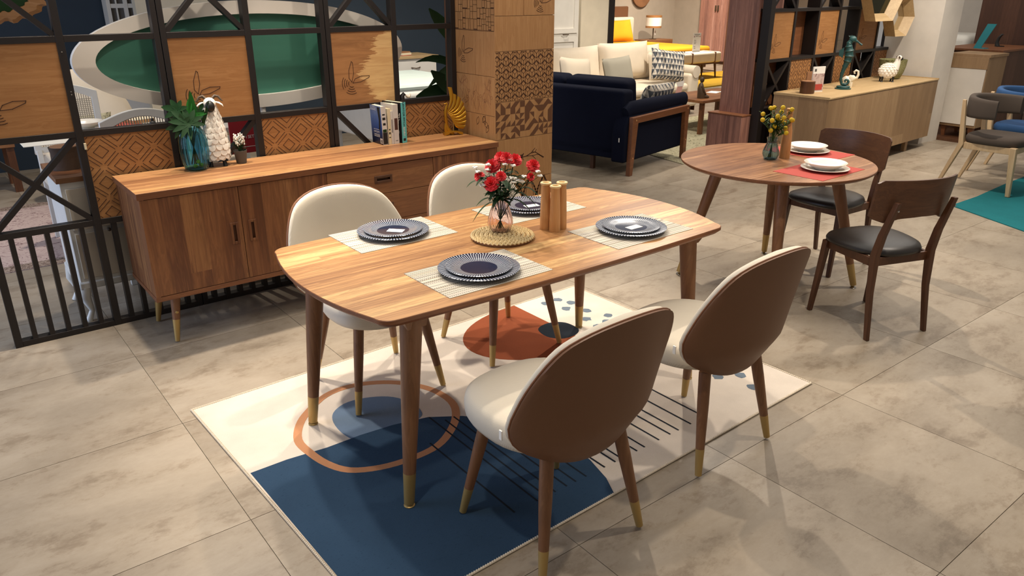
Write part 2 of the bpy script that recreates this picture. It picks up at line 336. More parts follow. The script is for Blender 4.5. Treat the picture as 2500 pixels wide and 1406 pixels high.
# ---------------------------------------------------------------- geometry helpers
def tg(o, label=None, cat=None, group=None, kind=None):
    if label: o['label'] = label
    if cat: o['category'] = cat
    if group: o['group'] = group
    if kind: o['kind'] = kind
    return o
def thing(name, label, cat, loc=(0, 0, 0), rz=0, group=None):
    o = bpy.data.objects.new(name, None); C.objects.link(o); o.location = loc; o.rotation_euler = (0, 0, rz)
    o.empty_display_size = .1
    return tg(o, label, cat, group)
class B:
    def __init__(s): s.v = []; s.f = []; s.mi = []; s.k = 0; s.x = Matrix.Identity(4)
    def at(s, x=0, y=0, z=0, rz=0, rx=0, ry=0, sc=1):
        s.x = Matrix.Translation((x, y, z)) @ Matrix.Rotation(rz, 4, 'Z') @ Matrix.Rotation(ry, 4, 'Y') @ Matrix.Rotation(rx, 4, 'X') @ Matrix.Scale(sc, 4); return s
    def mx(s, m): s.x = m; return s
    def mat(s, k): s.k = k; return s
    def add(s, vs, fs):
        b = len(s.v); s.v += [tuple(s.x @ Vector(p)) for p in vs]
        for f in fs: s.f.append(tuple(i+b for i in f)); s.mi.append(s.k)
        return s
    def box(s, x0, x1, y0, y1, z0, z1):
        return s.add([(x0, y0, z0), (x1, y0, z0), (x1, y1, z0), (x0, y1, z0), (x0, y0, z1), (x1, y0, z1), (x1, y1, z1), (x0, y1, z1)],
                     [(0, 3, 2, 1), (4, 5, 6, 7), (0, 1, 5, 4), (1, 2, 6, 5), (2, 3, 7, 6), (3, 0, 4, 7)])
    def hexa(s, p): # 8 points, bottom 4 then top 4
        return s.add(p, [(0, 3, 2, 1), (4, 5, 6, 7), (0, 1, 5, 4), (1, 2, 6, 5), (2, 3, 7, 6), (3, 0, 4, 7)])
    def loft(s, rings, cap0=True, cap1=True, closed=False):
        n = len(rings[0]); vs = [p for r in rings for p in r]; fs = []
        R = len(rings)
        for i in range(R if closed else R-1):
            j = (i+1) % R
            for k in range(n): fs.append((i*n+k, i*n+(k+1) % n, j*n+(k+1) % n, j*n+k))
        if not closed:
            if cap0: fs.append(tuple(reversed(range(n))))
            if cap1: fs.append(tuple((R-1)*n+k for k in range(n)))
        return s.add(vs, fs)
    def tube(s, pts, r, n=10, flat=1.0, closed=False):
        pts = [Vector(p) for p in pts]; R = len(pts); rr = r if isinstance(r, (list, tuple)) else [r]*R
        rings = []; up = None
        for i, p in enumerate(pts):
            if closed: d = pts[(i+1) % R]-pts[i-1]
            else: d = (pts[min(i+1, R-1)]-pts[max(i-1, 0)])
            d.normalize()
            if up is None:
                up = Vector((0, 0, 1)) if abs(d.z) < .9 else Vector((1, 0, 0))
            a = d.cross(up);
            if a.length < 1e-5: a = d.cross(Vector((0, 1, 0)))
            a.normalize(); b = a.cross(d).normalized(); up = b
            rings.append([tuple(p+a*math.cos(t)*rr[i]+b*math.sin(t)*rr[i]*flat) for t in [2*PI*k/n for k in range(n)]])
        return s.loft(rings, closed=closed)
    def cyl(s, p0, p1, r0, r1=None, n=16): return s.tube([p0, p1], [r0, r0 if r1 is None else r1], n)
    def lathe(s, prof, n=32, c=(0, 0, 0), sy=1.0):
        rings = [[(c[0]+max(r, 1e-4)*math.cos(2*PI*k/n), c[1]+max(r, 1e-4)*sy*math.sin(2*PI*k/n), c[2]+z) for k in range(n)] for r, z in prof]
        return s.loft(rings)
    def sph(s, c, r, n=14, m=9):
        if not isinstance(r, (tuple, list)): r = (r, r, r)
        return s.loft([[(c[0]+r[0]*math.sin(PI*(i+.02)/(m+.04))*math.cos(2*PI*k/n), c[1]+r[1]*math.sin(PI*(i+.02)/(m+.04))*math.sin(2*PI*k/n), c[2]-r[2]*math.cos(PI*i/m)) for k in range(n)] for i in range(m+1)])
    def prism(s, poly, a, b, plane='xy'):
        f = {'xy': lambda p, h: (p[0], p[1], h), 'xz': lambda p, h: (p[0], h, p[1]), 'yz': lambda p, h: (h, p[0], p[1])}[plane]
        n = len(poly); vs = [f(p, a) for p in poly]+[f(p, b) for p in poly]
        return s.add(vs, [tuple(reversed(range(n))), tuple(range(n, 2*n))]+[(k, (k+1) % n, n+(k+1) % n, n+k) for k in range(n)])
    def grid(s, fn, nu, nv, cu=False, cv=False):
        vs = [fn(i/(nu if cu else nu-1), j/(nv if cv else nv-1)) for i in range(nu) for j in range(nv)]
        fs = []
        for i in range(nu if cu else nu-1):
            for j in range(nv if cv else nv-1):
                a, b = (i+1) % nu, (j+1) % nv; fs.append((i*nv+j, a*nv+j, a*nv+b, i*nv+b))
        return s.add(vs, fs)
    def strip(s, pts, w, face, closed=False):
        """flat line of width w; face maps (u, v, h) to 3-D"""
        pts = list(pts)
        if closed: pts.append(pts[0])
        for (a, b) in zip(pts, pts[1:]):
            dx, dy = b[0]-a[0], b[1]-a[1]; l = math.hypot(dx, dy)
            if l < 1e-6: continue
            nx, ny = -dy/l*w/2, dx/l*w/2; ex, ey = dx/l*w/3, dy/l*w/3
            q = [(a[0]-ex+nx, a[1]-ey+ny), (a[0]-ex-nx, a[1]-ey-ny), (b[0]+ex-nx, b[1]+ey-ny), (b[0]+ex+nx, b[1]+ey+ny)]
            h = .0006
            s.add([face(*p, h) for p in q]+[face(*p, 0) for p in q], [(0, 1, 2, 3), (0, 4, 5, 1), (1, 5, 6, 2), (2, 6, 7, 3), (3, 7, 4, 0)])
        return s
    def obj(s, name, mat, parent=None, smooth=False, bevel=0, ang=40, sub=0, label=None, kind=None, bseg=2):
        me = bpy.data.meshes.new(name); me.from_pydata(s.v, [], s.f)
        mats = mat if isinstance(mat, (list, tuple)) else [mat]
        for m in mats: me.materials.append(M[m] if isinstance(m, str) else m)
        if len(mats) > 1: me.polygons.foreach_set('material_index', s.mi)
        me.validate(); me.update()
        import bmesh
        bm = bmesh.new(); bm.from_mesh(me); bmesh.ops.recalc_face_normals(bm, faces=bm.faces); bm.to_mesh(me); bm.free()
        if smooth or bevel or sub:
            me.shade_smooth(); me.set_sharp_from_angle(angle=math.radians(ang))
        o = bpy.data.objects.new(name, me); C.objects.link(o)
        if parent: o.parent = parent
        if bevel:
            b = o.modifiers.new('bevel', 'BEVEL'); b.width = bevel; b.segments = bseg; b.limit_method = 'ANGLE'; b.angle_limit = math.radians(35)
        if sub:
            b = o.modifiers.new('sub', 'SUBSURF'); b.levels = sub; b.render_levels = sub
        return tg(o, label, None, None, kind)
def dup(root, loc, rz, label, group=None, name=None):
    r = root.copy(); C.objects.link(r); r.location = loc; r.rotation_euler = (0, 0, rz); r['label'] = label
    if group: r['group'] = group
    for ch in list(root.children):
        c = ch.copy(); C.objects.link(c); c.parent = r
        for g in ch.children:
            d = g.copy(); C.objects.link(d); d.parent = c
    return r
def text(name, body, size, loc, rot, mat, parent=None, ext=.0004, align='CENTER', sx=1.0):
    cu = bpy.data.curves.new(name, 'FONT'); cu.body = body; cu.size = size; cu.extrude = ext; cu.align_x = align; cu.align_y = 'CENTER'
    cu.materials.append(M[mat]); o = bpy.data.objects.new(name, cu); C.objects.link(o)
    o.location = loc; o.rotation_euler = rot; o.scale = (sx, 1, 1)
    bpy.context.view_layer.update(); me = bpy.data.meshes.new_from_object(o.evaluated_get(bpy.context.evaluated_depsgraph_get())); me.name = name; bpy.data.objects.remove(o)
    o = bpy.data.objects.new(name, me); C.objects.link(o); o.location = loc; o.rotation_euler = rot; o.scale = (sx, 1, 1)
    if parent: o.parent = parent
    return o
def pillow(b, w, h, t, n=14):
    """puffy square cushion standing in the xz plane, centre at the origin"""
    def f(sgn):
        def g(u, v):
            a, c = u*2-1, v*2-1
            k = (1-a**4)*(1-c**4); pin = 1-.10*(1-abs(c)**3)*abs(a)**3 if True else 1
            x = a*w/2*(1-.07*(1-c*c)*abs(a)); z = c*h/2*(1-.07*(1-a*a)*abs(c))
            return (x, sgn*t/2*max(k, 0)**.55, z)
        return g
    b.grid(f(1), n, n); b.grid(f(-1), n, n); return b
# ================================================================= floor of square tiles
floor = B().box(-3, 20, -3, 18, -.06, -.0040).obj('floor', 'grout'); floor['kind'] = 'structure'
tile_me = None
G = .0012; TX, TY = .803, .789
for i in range(-1, 15):
    for j in range(-1, 12):
        x0 = .607+(i)*TX; y0 = 1.448+(j-1)*TY
        cx, cy = x0+TX/2, y0+TY/2
        # only the tiles the photograph can show; beyond them the plain slab below carries on
        v = RM.transposed() @ Vector((cx, cy, -1.7))
        if -v.z < .3: continue
        px = 1250+1853*v.x/-v.z; py = 703-1853*v.y/-v.z
        m = 1853*.9/-v.z
        if px < -m or px > 2500+m or py > 1406+m or py < 60: continue
        if tile_me is None:
            o = B().box(G-TX/2, TX/2-G, G-TY/2, TY/2-G, -.004, 0).obj('tile', 'tile', floor); tile_me = o.data
        else:
            o = bpy.data.objects.new('tile', tile_me); C.objects.link(o); o.parent = floor
        o.location = (cx, cy, 0)
far = B()
far.box(11.9, 20, -2.9, 17.9, -.004, -.0005); far.box(5.4, 11.9, 10.1, 17.9, -.004, -.0005)
tg(far.obj('far_tiles', 'tile', floor), None, None, None, 'stuff')

# ================================================================= area rug
A_, B_, C_, D_ = (.668, 3.107), (2.962, 3.180), (2.999, 1.593), (.722, 1.545)
rug = B().prism([A_, D_, C_, B_], .0005, .005).obj('area_rug', 'rug_cream')
tg(rug, 'flat woven rug with abstract navy, terracotta and cream shapes under the long dining table', 'rug')
NAVY = [(.702, 2.496), (.844, 2.496), (1.006, 2.477), (1.15, 2.477), (1.294, 2.463), (1.442, 2.426), (1.564, 2.343), (1.664, 2.215), (1.733, 2.081), (1.769, 1.918), (1.768, 1.774), (1.734, 1.65), (1.693, 1.570), (.726, 1.550)]
RING = [(.918, 2.601), (.973, 2.714), (1.053, 2.799), (1.177, 2.882), (1.304, 2.893), (1.426, 2.847), (1.527, 2.758), (1.599, 2.623), (1.61, 2.474), (1.56, 2.359), (1.47, 2.266), (1.358, 2.201), (1.228, 2.189), (1.098, 2.212), (.992, 2.272), (.939, 2.371), (.917, 2.492)]
BLUE = [(1.112, 2.655), (1.154, 2.719), (1.232, 2.751), (1.331, 2.728), (1.411, 2.667), (1.453, 2.561), (1.444, 2.48), (1.414, 2.444), (1.322, 2.41), (1.232, 2.386), (1.139, 2.421), (1.11, 2.47), (1.098, 2.557)]
TERRA = [(2.485, 3.160)]+[(2.44+.49*math.cos(PI*.56+k*PI*.96/24), 2.83+.33*math.sin(PI*.56+k*PI*.96/24)) for k in range(25)]+[(2.488, 2.56)]
BLACK = [(2.378, 2.817), (2.438, 2.851), (2.506, 2.845), (2.556, 2.8), (2.563, 2.726), (2.542, 2.676), (2.478, 2.648), (2.404, 2.661), (2.361, 2.726)]
def smooth_poly(p, n=4):
    out = []
    R = len(p)
    for i in range(R):
        a, b, c, d = [Vector(p[(i+k) % R]+(0,)) for k in (-1, 0, 1, 2)]
        for k in range(n):
            t = k/n
            q = .5*((2*b)+(c-a)*t+(2*a-5*b+4*c-d)*t*t+(3*b-a-3*c+d)*t**3); out.append((q.x, q.y))
    return out
def ringshape(p, wd, z0, z1):
    cx = sum(q[0] for q in p)/len(p); cy = sum(q[1] for q in p)/len(p); R = len(p)
    inn = []
    for q in p:
        d = math.hypot(q[0]-cx, q[1]-cy); k = (d-wd)/d; inn.append((cx+(q[0]-cx)*k, cy+(q[1]-cy)*k))
    vs = [(x, y, z1) for x, y in p]+[(x, y, z1) for x, y in inn]+[(x, y, z0) for x, y in p]+[(x, y, z0) for x, y in inn]; fs = []
    for k in range(R):
        j = (k+1) % R; fs += [(k, j, R+j, R+k), (k, 2*R+k, 2*R+j, j), (R+k, R+j, 3*R+j, 3*R+k)]
    return vs, fs
B().prism(NAVY, .0048, .0061).obj('printed_shape', 'rug_navy', rug, label='navy printed half disc of the rug')
B().prism(smooth_poly(BLUE), .0048, .0059).obj('printed_shape', 'rug_blue', rug, label='grey blue printed disc of the rug')
B().prism(TERRA, .0048, .0057).obj('printed_shape', 'rug_terra', rug, label='terracotta printed half disc of the rug')
B().prism(smooth_poly(BLACK), .0048, .0063).obj('printed_shape', 'rug_black', rug, label='charcoal printed spot of the rug')
b = B(); b.add(*ringshape(smooth_poly(RING), .034, .0048, .0063)); b.obj('printed_ring', 'rug_orange', rug, label='tan printed ring of the rug')
b = B(); fr = lambda u, v, h: (u, v, .0062+h*.4)
for x, y in [(2.371, 2.16), (2.28, 2.14), (2.202, 2.12), (2.151, 2.1), (2.083, 2.16), (1.999, 2.2), (1.955, 1.95), (1.87, 1.95), (1.835, 2.05), (1.778, 2.1), (1.682, 2.25), (1.63, 2.28), (1.585, 2.33), (1.53, 2.36), (1.487, 2.36), (1.445, 2.42), (1.342, 2.25)]:
    b.strip([(x, y), (x, 1.705)], .0075, fr)
b.obj('printed_lines', 'rug_black', rug, kind='stuff')
random.seed(3)
for x, y in [(2.742, 3.075), (2.649, 3.071), (2.775, 2.989), (2.693, 2.946), (2.765, 2.851), (2.681, 2.767), (2.811, 2.728), (2.744, 2.674), (2.668, 2.659), (2.796, 2.612), (2.82, 2.52), (2.74, 2.48), (2.69, 2.38), (2.8, 2.3), (2.72, 2.2), (2.709, 1.899), (2.803, 1.844), (2.754, 1.735)]:
    p = [(x+.027*(1+random.uniform(-.25, .25))*math.cos(2*PI*k/11), y+.027*(1+random.uniform(-.25, .25))*math.sin(2*PI*k/11)) for k in range(11)]
    B().prism(p, .0048, .0057).obj('printed_spot', 'rug_spot', rug)
# overlocked edge: small stitches all along
b = B()
for p, q in ((A_, D_), (D_, C_), (C_, B_), (B_, A_)):
    P, Q = Vector(p+(.0045,)), Vector(q+(.0045,)); n = int((Q-P).length/.009)
    b.tube([P, Q], .0042, 6)
    d = (Q-P).normalized(); s_ = Vector((-d.y, d.x, 0))
    for k in range(n):
        c = P+(Q-P)*(k/n); b.tube([c-s_*.005-d*.002+Vector((0, 0, .0015)), c+Vector((0, 0, .0045)), c+s_*.005+d*.002+Vector((0, 0, .0015))], .0017, 4)
b.obj('stitched_edge', 'cream', rug, kind='stuff')

# ================================================================= long dining table
def splay_leg(b, x0, y0, x1, y1, z1, r0, r1, z0=0, n=20):
    return b.tube([(x0, y0, z0), (x1, y1, z1)], [r0, r1], n)
def lerp(a, c, t): return tuple(a[i]+(c[i]-a[i])*t for i in range(3))
dt = thing('dining_table', 'long walnut dining table with curved ends and four tapered legs on the rug', 'table', (1.81, 2.335, 0))
TT = .757
out = []
def edge_curve():
    # rounded boat-shaped outline, local to (1.81, 2.335)
    hx, hy = .83, .445; pts = []
    def arc(a, c, bulge, n, ax):
        for k in range(n+1):
            t = k/n; p = [a[0]+(c[0]-a[0])*t, a[1]+(c[1]-a[1])*t]; p[ax] += bulge*(1-(2*t-1)**2); pts.append(tuple(p))
    def corner(cx, cy, r, a0):
        for k in range(1, 7): t = a0+(PI/2)*k/7; pts.append((cx+r*math.cos(t), cy+r*math.sin(t)))
    r = .055
    arc((-hx+r, -hy), (hx-r, -hy), -.022, 14, 1); corner(hx-r, -hy+r, r, -PI/2)
    arc((hx, -hy+r), (hx, hy-r), .085, 12, 0); corner(hx-r, hy-r, r, 0)
    arc((hx-r, hy), (-hx+r, hy), .022, 14, 1); corner(-hx+r, hy-r, r, PI/2)
    arc((-hx, hy-r), (-hx, -hy+r), -.062, 12, 0); corner(-hx+r, -hy+r, r, PI)
    return pts
oc = edge_curve()
sc_ = lambda k: [(x*(1-k/.86), y*(1-k/.46)) for x, y in oc]
b = B(); b.loft([[(x, y, TT-.028) for x, y in sc_(.014)], [(x, y, TT-.014) for x, y in oc], [(x, y, TT-.002) for x, y in oc], [(x, y, TT) for x, y in sc_(.002)]])
tt = b.obj('tabletop', ['walnut_top', 'walnut_edge'], dt, True, ang=25)
for f in tt.data.polygons:
    f.material_index = 0 if f.normal.z > .8 else 1
def rails(y):
    b = B(); z1 = TT-.028
    b.box(-.70, .70, y-.012, y+.012, z1-.032, z1); b.obj('rail', 'walnut_edge', dt, bevel=.002)
rails(-.30); rails(.30)
for x in (-.66, .66):
    B().box(x-.012, x+.012, -.29, .29, TT-.06, TT-.028).obj('cross_rail', 'walnut_edge', dt, bevel=.002)
# feet measured on the floor; the legs lean in towards the middle of the table
for fx, fy, tx, ty in ((1.074, 1.962, 1.135, 1.985), (1.036, 2.678, 1.10, 2.64), (2.577, 2.715, 2.515, 2.665), (2.585, 1.975, 2.525, 2.00)):
    f = (fx-1.81, fy-2.335, .018); t = (tx-1.81, ty-2.335, TT-.03)
    sx = 1 if t[0] > 0 else -1
    b = B(); b.tube([lerp(f, t, .17), lerp(f, t, .55), lerp(f, t, .93), t], [.0225, .031, .0375, .0375], 24)
    z1 = TT-.028  # block that joins leg and top, with a wing along the rail
    b.hexa([(t[0]-.034, t[1]-.034, z1-.05), (t[0]+.034, t[1]-.034, z1-.05), (t[0]+.034, t[1]+.034, z1-.05), (t[0]-.034, t[1]+.034, z1-.05),
            (t[0]-(.05 if sx > 0 else .055), t[1]-.036, z1), (t[0]+(.10 if sx > 0 else .05), t[1]-.036, z1), (t[0]+(.10 if sx > 0 else .05), t[1]+.036, z1), (t[0]-(.05 if sx > 0 else .055), t[1]+.036, z1)])
    leg = b.obj('leg', 'legwood', dt, True, ang=35)
    B().tube([f, lerp(f, t, .17)], [.0185, .0228], 24).obj('foot_cap', 'brass', leg, True, label='brass sleeve at the foot of the leg')
    B().lathe([(.019, 0), (.02, .003), (.012, .009), (.006, .011), (.006, .019)], 20, (f[0], f[1], .0065)).obj('levelling_foot', 'brass', leg, True, label='round brass glide')

# ================================================================= upholstered shell chairs (front = +y)
def outline(n=48):
    pr = [(.368, 0), (.371, .06), (.380, .105), (.400, .160), (.44, .230), (.49, .280), (.55, .300), (.62, .293), (.68, .280), (.74, .258), (.79, .230), (.825, .195), (.850, .140), (.864, .075), (.869, 0)]
    side = [(x, z) for z, x in pr]
    return side+[(-x, z) for x, z in reversed(side[1:-1])]
OUT = smooth_poly(outline(), 2)
def shell_pt(x, z, off):
    yb = -.275-.14*(z-.50)+max(0, .50-z)*.45
    k = min(1, max(0, (z-.46)/.38)); c = (1.50-.62*k)*x*x
    return (x, yb+c+off*(1 if off < .01 else 1-.35*min(1, abs(x)/.3)), z)
def shell_rings(off, r0=.02, r1=1.0, n=9, puff=0, z0=None):
    rings = []
    for i in range(n):
        r = r0+(r1-r0)*i/(n-1)
        ring = []
        for x, z in OUT:
            xx, zz = x*r, .60+(z-.60)*r
            if z0 is not None: zz = max(zz, z0)
            ring.append(shell_pt(xx, zz, off+puff*(1-r**6)))
        rings.append(ring)
    return rings
def make_shell_chair(label, group):
    t = thing('dining_chair', label, 'chair', (0, 0, 0), 0, group)
    # seat cushion
    se = lambda a, bb, n=44, p=2.5, cy=.055: [(a*math.copysign(abs(math.cos(2*PI*k/n))**(2/p), math.cos(2*PI*k/n)), cy+bb*math.copysign(abs(math.sin(2*PI*k/n))**(2/p), math.sin(2*PI*k/n))) for k in range(n)]
    prof = [(.80, .385), (.94, .390), (.99, .412), (1.0, .445), (.98, .468), (.91, .481), (.70, .488), (.35, .490), (.02, .490)]
    b = B(); b.loft([[(x, y, z) for x, y in se(.240*k, .233*k)] for k, z in prof])
    b.obj('seat', 'weave', t, True, ang=60)
    # leather shell behind, upholstered pad in front, with piping between them
    b = B(); b.loft(shell_rings(-.008, .02, 1, 9)+[[shell_pt(x, z, .004) for x, z in OUT]]+list(reversed(shell_rings(.004, .02, 1, 9))), True, True)
    b.obj('back_shell', 'leather', t, True, ang=70, label='smooth brown leatherette outer shell of the backrest')
    b = B(); b.loft(list(shell_rings(.006, .02, .99, 9))+[[shell_pt(x*.998, .60+(z-.60)*.998, .020) for x, z in OUT], [shell_pt(x*.998, .60+(z-.60)*.998, .034) for x, z in OUT]]+list(reversed(shell_rings(.044, .02, .975, 10, .012))), True, True)
    b.obj('back_pad', 'weave', t, True, ang=70, label='cream woven inner side of the backrest')
    B().tube([shell_pt(x, z, .004) for x, z in OUT], .0034, 8, closed=True).obj('piping', 'piping', t, True, label='tan piped seam around the backrest')
    B().box(-.303, -.299, -.128, -.116, .50, .53).obj('care_label', 'tag', t)
    for sx in (-1, 1):
        for sy in (-1, 1):
            f = (sx*.215, sy*.215, .001); tp = (sx*.150, sy*.150, .39)
            q = lerp(f, tp, .27)
            leg = B().tube([q, lerp(f, tp, .7), tp], [.0165, .0215, .0225], 20).obj('leg', 'legwood', t, True)
            B().tube([lerp(f, tp, .01), q], [.0125, .0168], 20).obj('foot_cap', 'brass', leg, True, label='brass sleeve at the foot of the leg')
    return t
g = 'shell chairs round the long table'
ch = make_shell_chair('shell-backed chair facing us at the far left of the long table, cream front', g)
ch.location = (1.430, 2.832, .0062); ch.rotation_euler = (0, 0, PI)
for o in list(ch.children):
    if o.name.startswith('care_label'): pass
dup(ch, (2.145, 2.840, .0062), PI, 'shell-backed chair on the far side behind the red carnations, cream front facing us', g)
dup(ch, (1.415, 1.600, .0062), 0.0, 'brown-backed shell chair nearest the camera, seen from behind on the navy part of the rug', g)
dup(ch, (2.225, 1.660, .0062), 0.0, 'brown-backed shell chair seen from behind at the right end of the rug', g)

# ================================================================= place settings on the long table
def placemat(x, y, label):
    o = B().box(-.222, .222, -.147, .147, 0, .0018).obj('placemat', 'placemat'); o.location = (x, y, TT+.0002)
    return tg(o, label, 'placemat', 'striped woven placemats on the long table')
def plate_prof(R, r, h, t=.0045, lip=.55):
    return [(.0, 0), (r*.8, 0), (r*.9, .002), (r*1.12, h*.45), (R-.003, h), (R, h+t*.6), (R-.004, h+t), (r*1.15, h*.45+t), (r, t+.0035), (r*.75, t+.001), (0, t+.001)]
PB = plate_prof(.148, .088, .016); PS = plate_prof(.120, .074, .013)
big0 = small0 = None
for x, y, la, sm, tag_ in ((1.46, 2.665, 'rear-left', 0, 1), (2.145, 2.618, 'rear-right', 1, 1), (1.475, 2.080, 'front-left', 2, 0), (2.268, 2.095, 'front-right', 3, 1)):
    placemat(x, y, 'striped woven placemat at the %s place of the long table' % la)
    for k, (nm, pr, mt, dz) in enumerate((('dinner_plate', PB, 'plate_big', .0022), ('side_plate', PS, 'plate_small', .0105))):
        if (big0, small0)[k] is None:
            o = B().lathe(pr, 72).obj(nm, mt, None, True, ang=50)
            if k: small0 = o
            else: big0 = o
        else:
            o = (big0, small0)[k].copy(); C.objects.link(o)
        o.location = (x, y, TT+dz); o.rotation_euler = (0, 0, random.uniform(0, 6))
        tg(o, '%s navy plate with white radiating rim lines at the %s place' % (('large lower', 'smaller upper')[k], la), 'plate', ('lower plates of the long table', 'upper plates of the long table')[k])
    if tag_:
        o = B().box(-.034, .034, -.019, .019, 0, .0012).obj('price_tag', 'tag'); o.location = (x+.005, y-.012, TT+.0105+.0056); o.rotation_euler = (0, 0, (-.75, -.1, 0, .1)[sm]-.1)
        tg(o, 'small white price tag lying on the upper plate of the %s place' % la, 'tag', 'price tags on the plates')

# woven round trivet: a flat braid wound into a spiral
tv = thing('woven_trivet', 'round braided straw trivet in the middle of the long table under the pink vase', 'trivet', (1.783, 2.345, TT))
b = B(); b.lathe([(0, .001), (.124, .001), (.127, .005), (.124, .009), (0, .009)], 48); b.obj('base', 'cutwood', tv, True)
b = B(); random.seed(5)
for rr in [.012+.0185*i for i in range(7)]:
    n = max(6, int(2*PI*rr/.0165))
    for k in range(n):
        a = 2*PI*k/n+rr*40
        for s_, dz in ((1, .0), (-1, .0)):
            a0 = a-.5*.020/rr; a1 = a+.5*.020/rr; ro = .0078*s_ if False else .0078
            p0 = Vector(((rr-s_*ro)*math.cos(a0), (rr-s_*ro)*math.sin(a0), .010)); p1 = Vector(((rr+s_*ro*.2)*math.cos(a), (rr+s_*ro*.2)*math.sin(a), .015)); p2 = Vector(((rr+s_*ro)*math.cos(a1), (rr+s_*ro)*math.sin(a1), .010))
            b.tube([p0, p1, p2], [.002, .0058, .002], 6)
b.obj('braid', plain('straw_braid', 'dcc18c', .7, 0, .5, 300, .3), tv, True, kind='stuff')

# pink glass vase
def ribbed(prof, n=64, ribs=12, amp=.03, wall=.0028):
    """glass body with soft vertical flutes, outer and inner wall"""
    def ring(r, z, w): return [((r*(1+amp*math.cos(ribs*2*PI*k/n))-w)*math.cos(2*PI*k/n), (r*(1+amp*math.cos(ribs*2*PI*k/n))-w)*math.sin(2*PI*k/n), z) for k in range(n)]
    outr = [ring(r, z, 0) for r, z in prof]; inn = [ring(r, z+(wall if i == 0 else 0), wall) for i, (r, z) in enumerate(prof)]
    return [ring(.001, prof[0][1], 0)]+outr+list(reversed(inn))+[ring(.001+wall, prof[0][1]+wall, wall)]
VX, VY = 1.802, 2.384
VZ = TT+.0155
pv = thing('glass_vase', 'pink fluted glass vase standing on the round straw trivet', 'vase', (VX, VY, VZ))
b = B(); b.loft(ribbed([(.030, 0), (.042, .010), (.0505, .035), (.049, .055), (.040, .090), (.030, .118), (.0275, .130), (.034, .142)], amp=.05), True, True)
b.obj('body', 'pinkglass', pv, True, ang=60)
# artificial carnations
bq = thing('flower_bouquet', 'bunch of red carnations and small white blossoms in the pink glass vase', 'flowers', (VX, VY, VZ))
def to_cam(px, py, depth=0):
    """point of the upright plane through the vase, px to the right and py up as seen by a visitor"""
    r = Vector((.788, -.6156, 0)); return r*px+Vector((0, 0, py))+Vector((.6156, .788, 0))*depth
random.seed(11)
def carnation(parent, c, R, d):
    b = B(); d = Vector(d).normalized(); q = d.to_track_quat('Z', 'Y').to_matrix().to_4x4()
    b.mx(Matrix.Translation(c) @ q)
    for layer, (r, h, n, ph) in enumerate(((1.0, -.25, 9, 0), (.92, .02, 9, .3), (.74, .22, 8, .1), (.52, .38, 6, .5), (.28, .48, 4, .2))):
        for k in range(n):
            a = 2*PI*k/n+ph; wd = 2*PI/n*1.05
            def pf(u, v, a=a, r=r, h=h, wd=wd, k=k):
                rr = R*r*(.12+.88*v); aa = a+(u-.5)*wd*(.5+1.1*v)
                zz = R*(h*v+.09*math.sin(u*PI*4+k)*v*v+(.25 if r < .8 else .06)*v)
                edge = 1+.05*math.cos(u*PI*8)*v-.10*(2*u-1)**4*v
                return (rr*edge*math.cos(aa), rr*edge*math.sin(aa), zz)
            b.grid(pf, 7, 4)
    o = b.obj('carnation', 'petal', parent, True, ang=80)
    B().mx(Matrix.Translation(c) @ q).lathe([(.001, -R*1.1), (R*.22, -R*.95), (R*.30, -R*.3), (R*.32, 0)], 10).obj('calyx', 'leaf', o, True)
    return o
def leaf_blade(b, p0, d, ln, wd, droop=.3, fold=.2, side=None):
    d = Vector(d).normalized(); s = d.cross(Vector((0, 0, 1))) if side is None else Vector(side)
    s = s.normalized() if s.length > 1e-3 else Vector((1, 0, 0)); up = s.cross(d).normalized()
    n = 6; vs = []
    for i in range(n+1):
        t = i/n; c = Vector(p0)+d*ln*t-Vector((0, 0, 1))*ln*droop*t*t; w_ = wd*math.sin(PI*min(.999, t*.92+.06))**.8
        vs += [tuple(c-s*w_+up*w_*fold), tuple(c), tuple(c+s*w_+up*w_*fold)]
    fs = []
    for i in range(n):
        for k in (0, 1): a = i*3+k; fs.append((a, a+1, a+4, a+3))
    m = len(vs); vs += [tuple(Vector(v)-up*.0006) for v in vs]
    fs += [tuple(reversed([i+m for i in f])) for f in fs]
    b.add(vs, fs)
heads = [(-.030, .232, -.005, .029), (.002, .262, .02, .024), (.026, .268, -.02, .023), (.060, .252, .015, .026), (.132, .232, .0, .026), (.004, .201, -.045, .020), (-.034, .172, -.05, .029), (-.082, .196, -.03, .020), (.122, .182, .02, .017)]
stems = B(); lv = B()
for hx, hz, hd, R in heads:
    c = to_cam(hx, hz+.04, hd)
    v = (c-Vector((0, 0, .12))).normalized()
    carnation(bq, c, R*1.12, (v+Vector((-.55, -.65, .35))).normalized())
    m = Vector((c.x*.35, c.y*.35, .13)); stems.tube([Vector((-c.x*.15, -c.y*.15, .012)), m, c-v*R*.6], [.0018, .0018, .0015], 6)
    for k in range(3):
        t = .25+.22*k; p = m.lerp(c, t); a = random.uniform(0, 6.28)
        leaf_blade(lv, p, (math.cos(a), math.sin(a), .5), random.uniform(.035, .055), .0075, .5)
blos = [(-.098, .235), (-.086, .222), (-.046, .252), (-.048, .228), (-.078, .201), (-.072, .168), (-.058, .172), (.020, .252), (.038, .266), (.052, .244), (.046, .20), (.060, .196), (.072, .19), (.056, .182), (.088, .178), (.096, .205), (.150, .222), (.026, .152), (.012, .146), (-.028, .118), (-.062, .19), (.04, .188), (.082, .186), (.158, .205)]
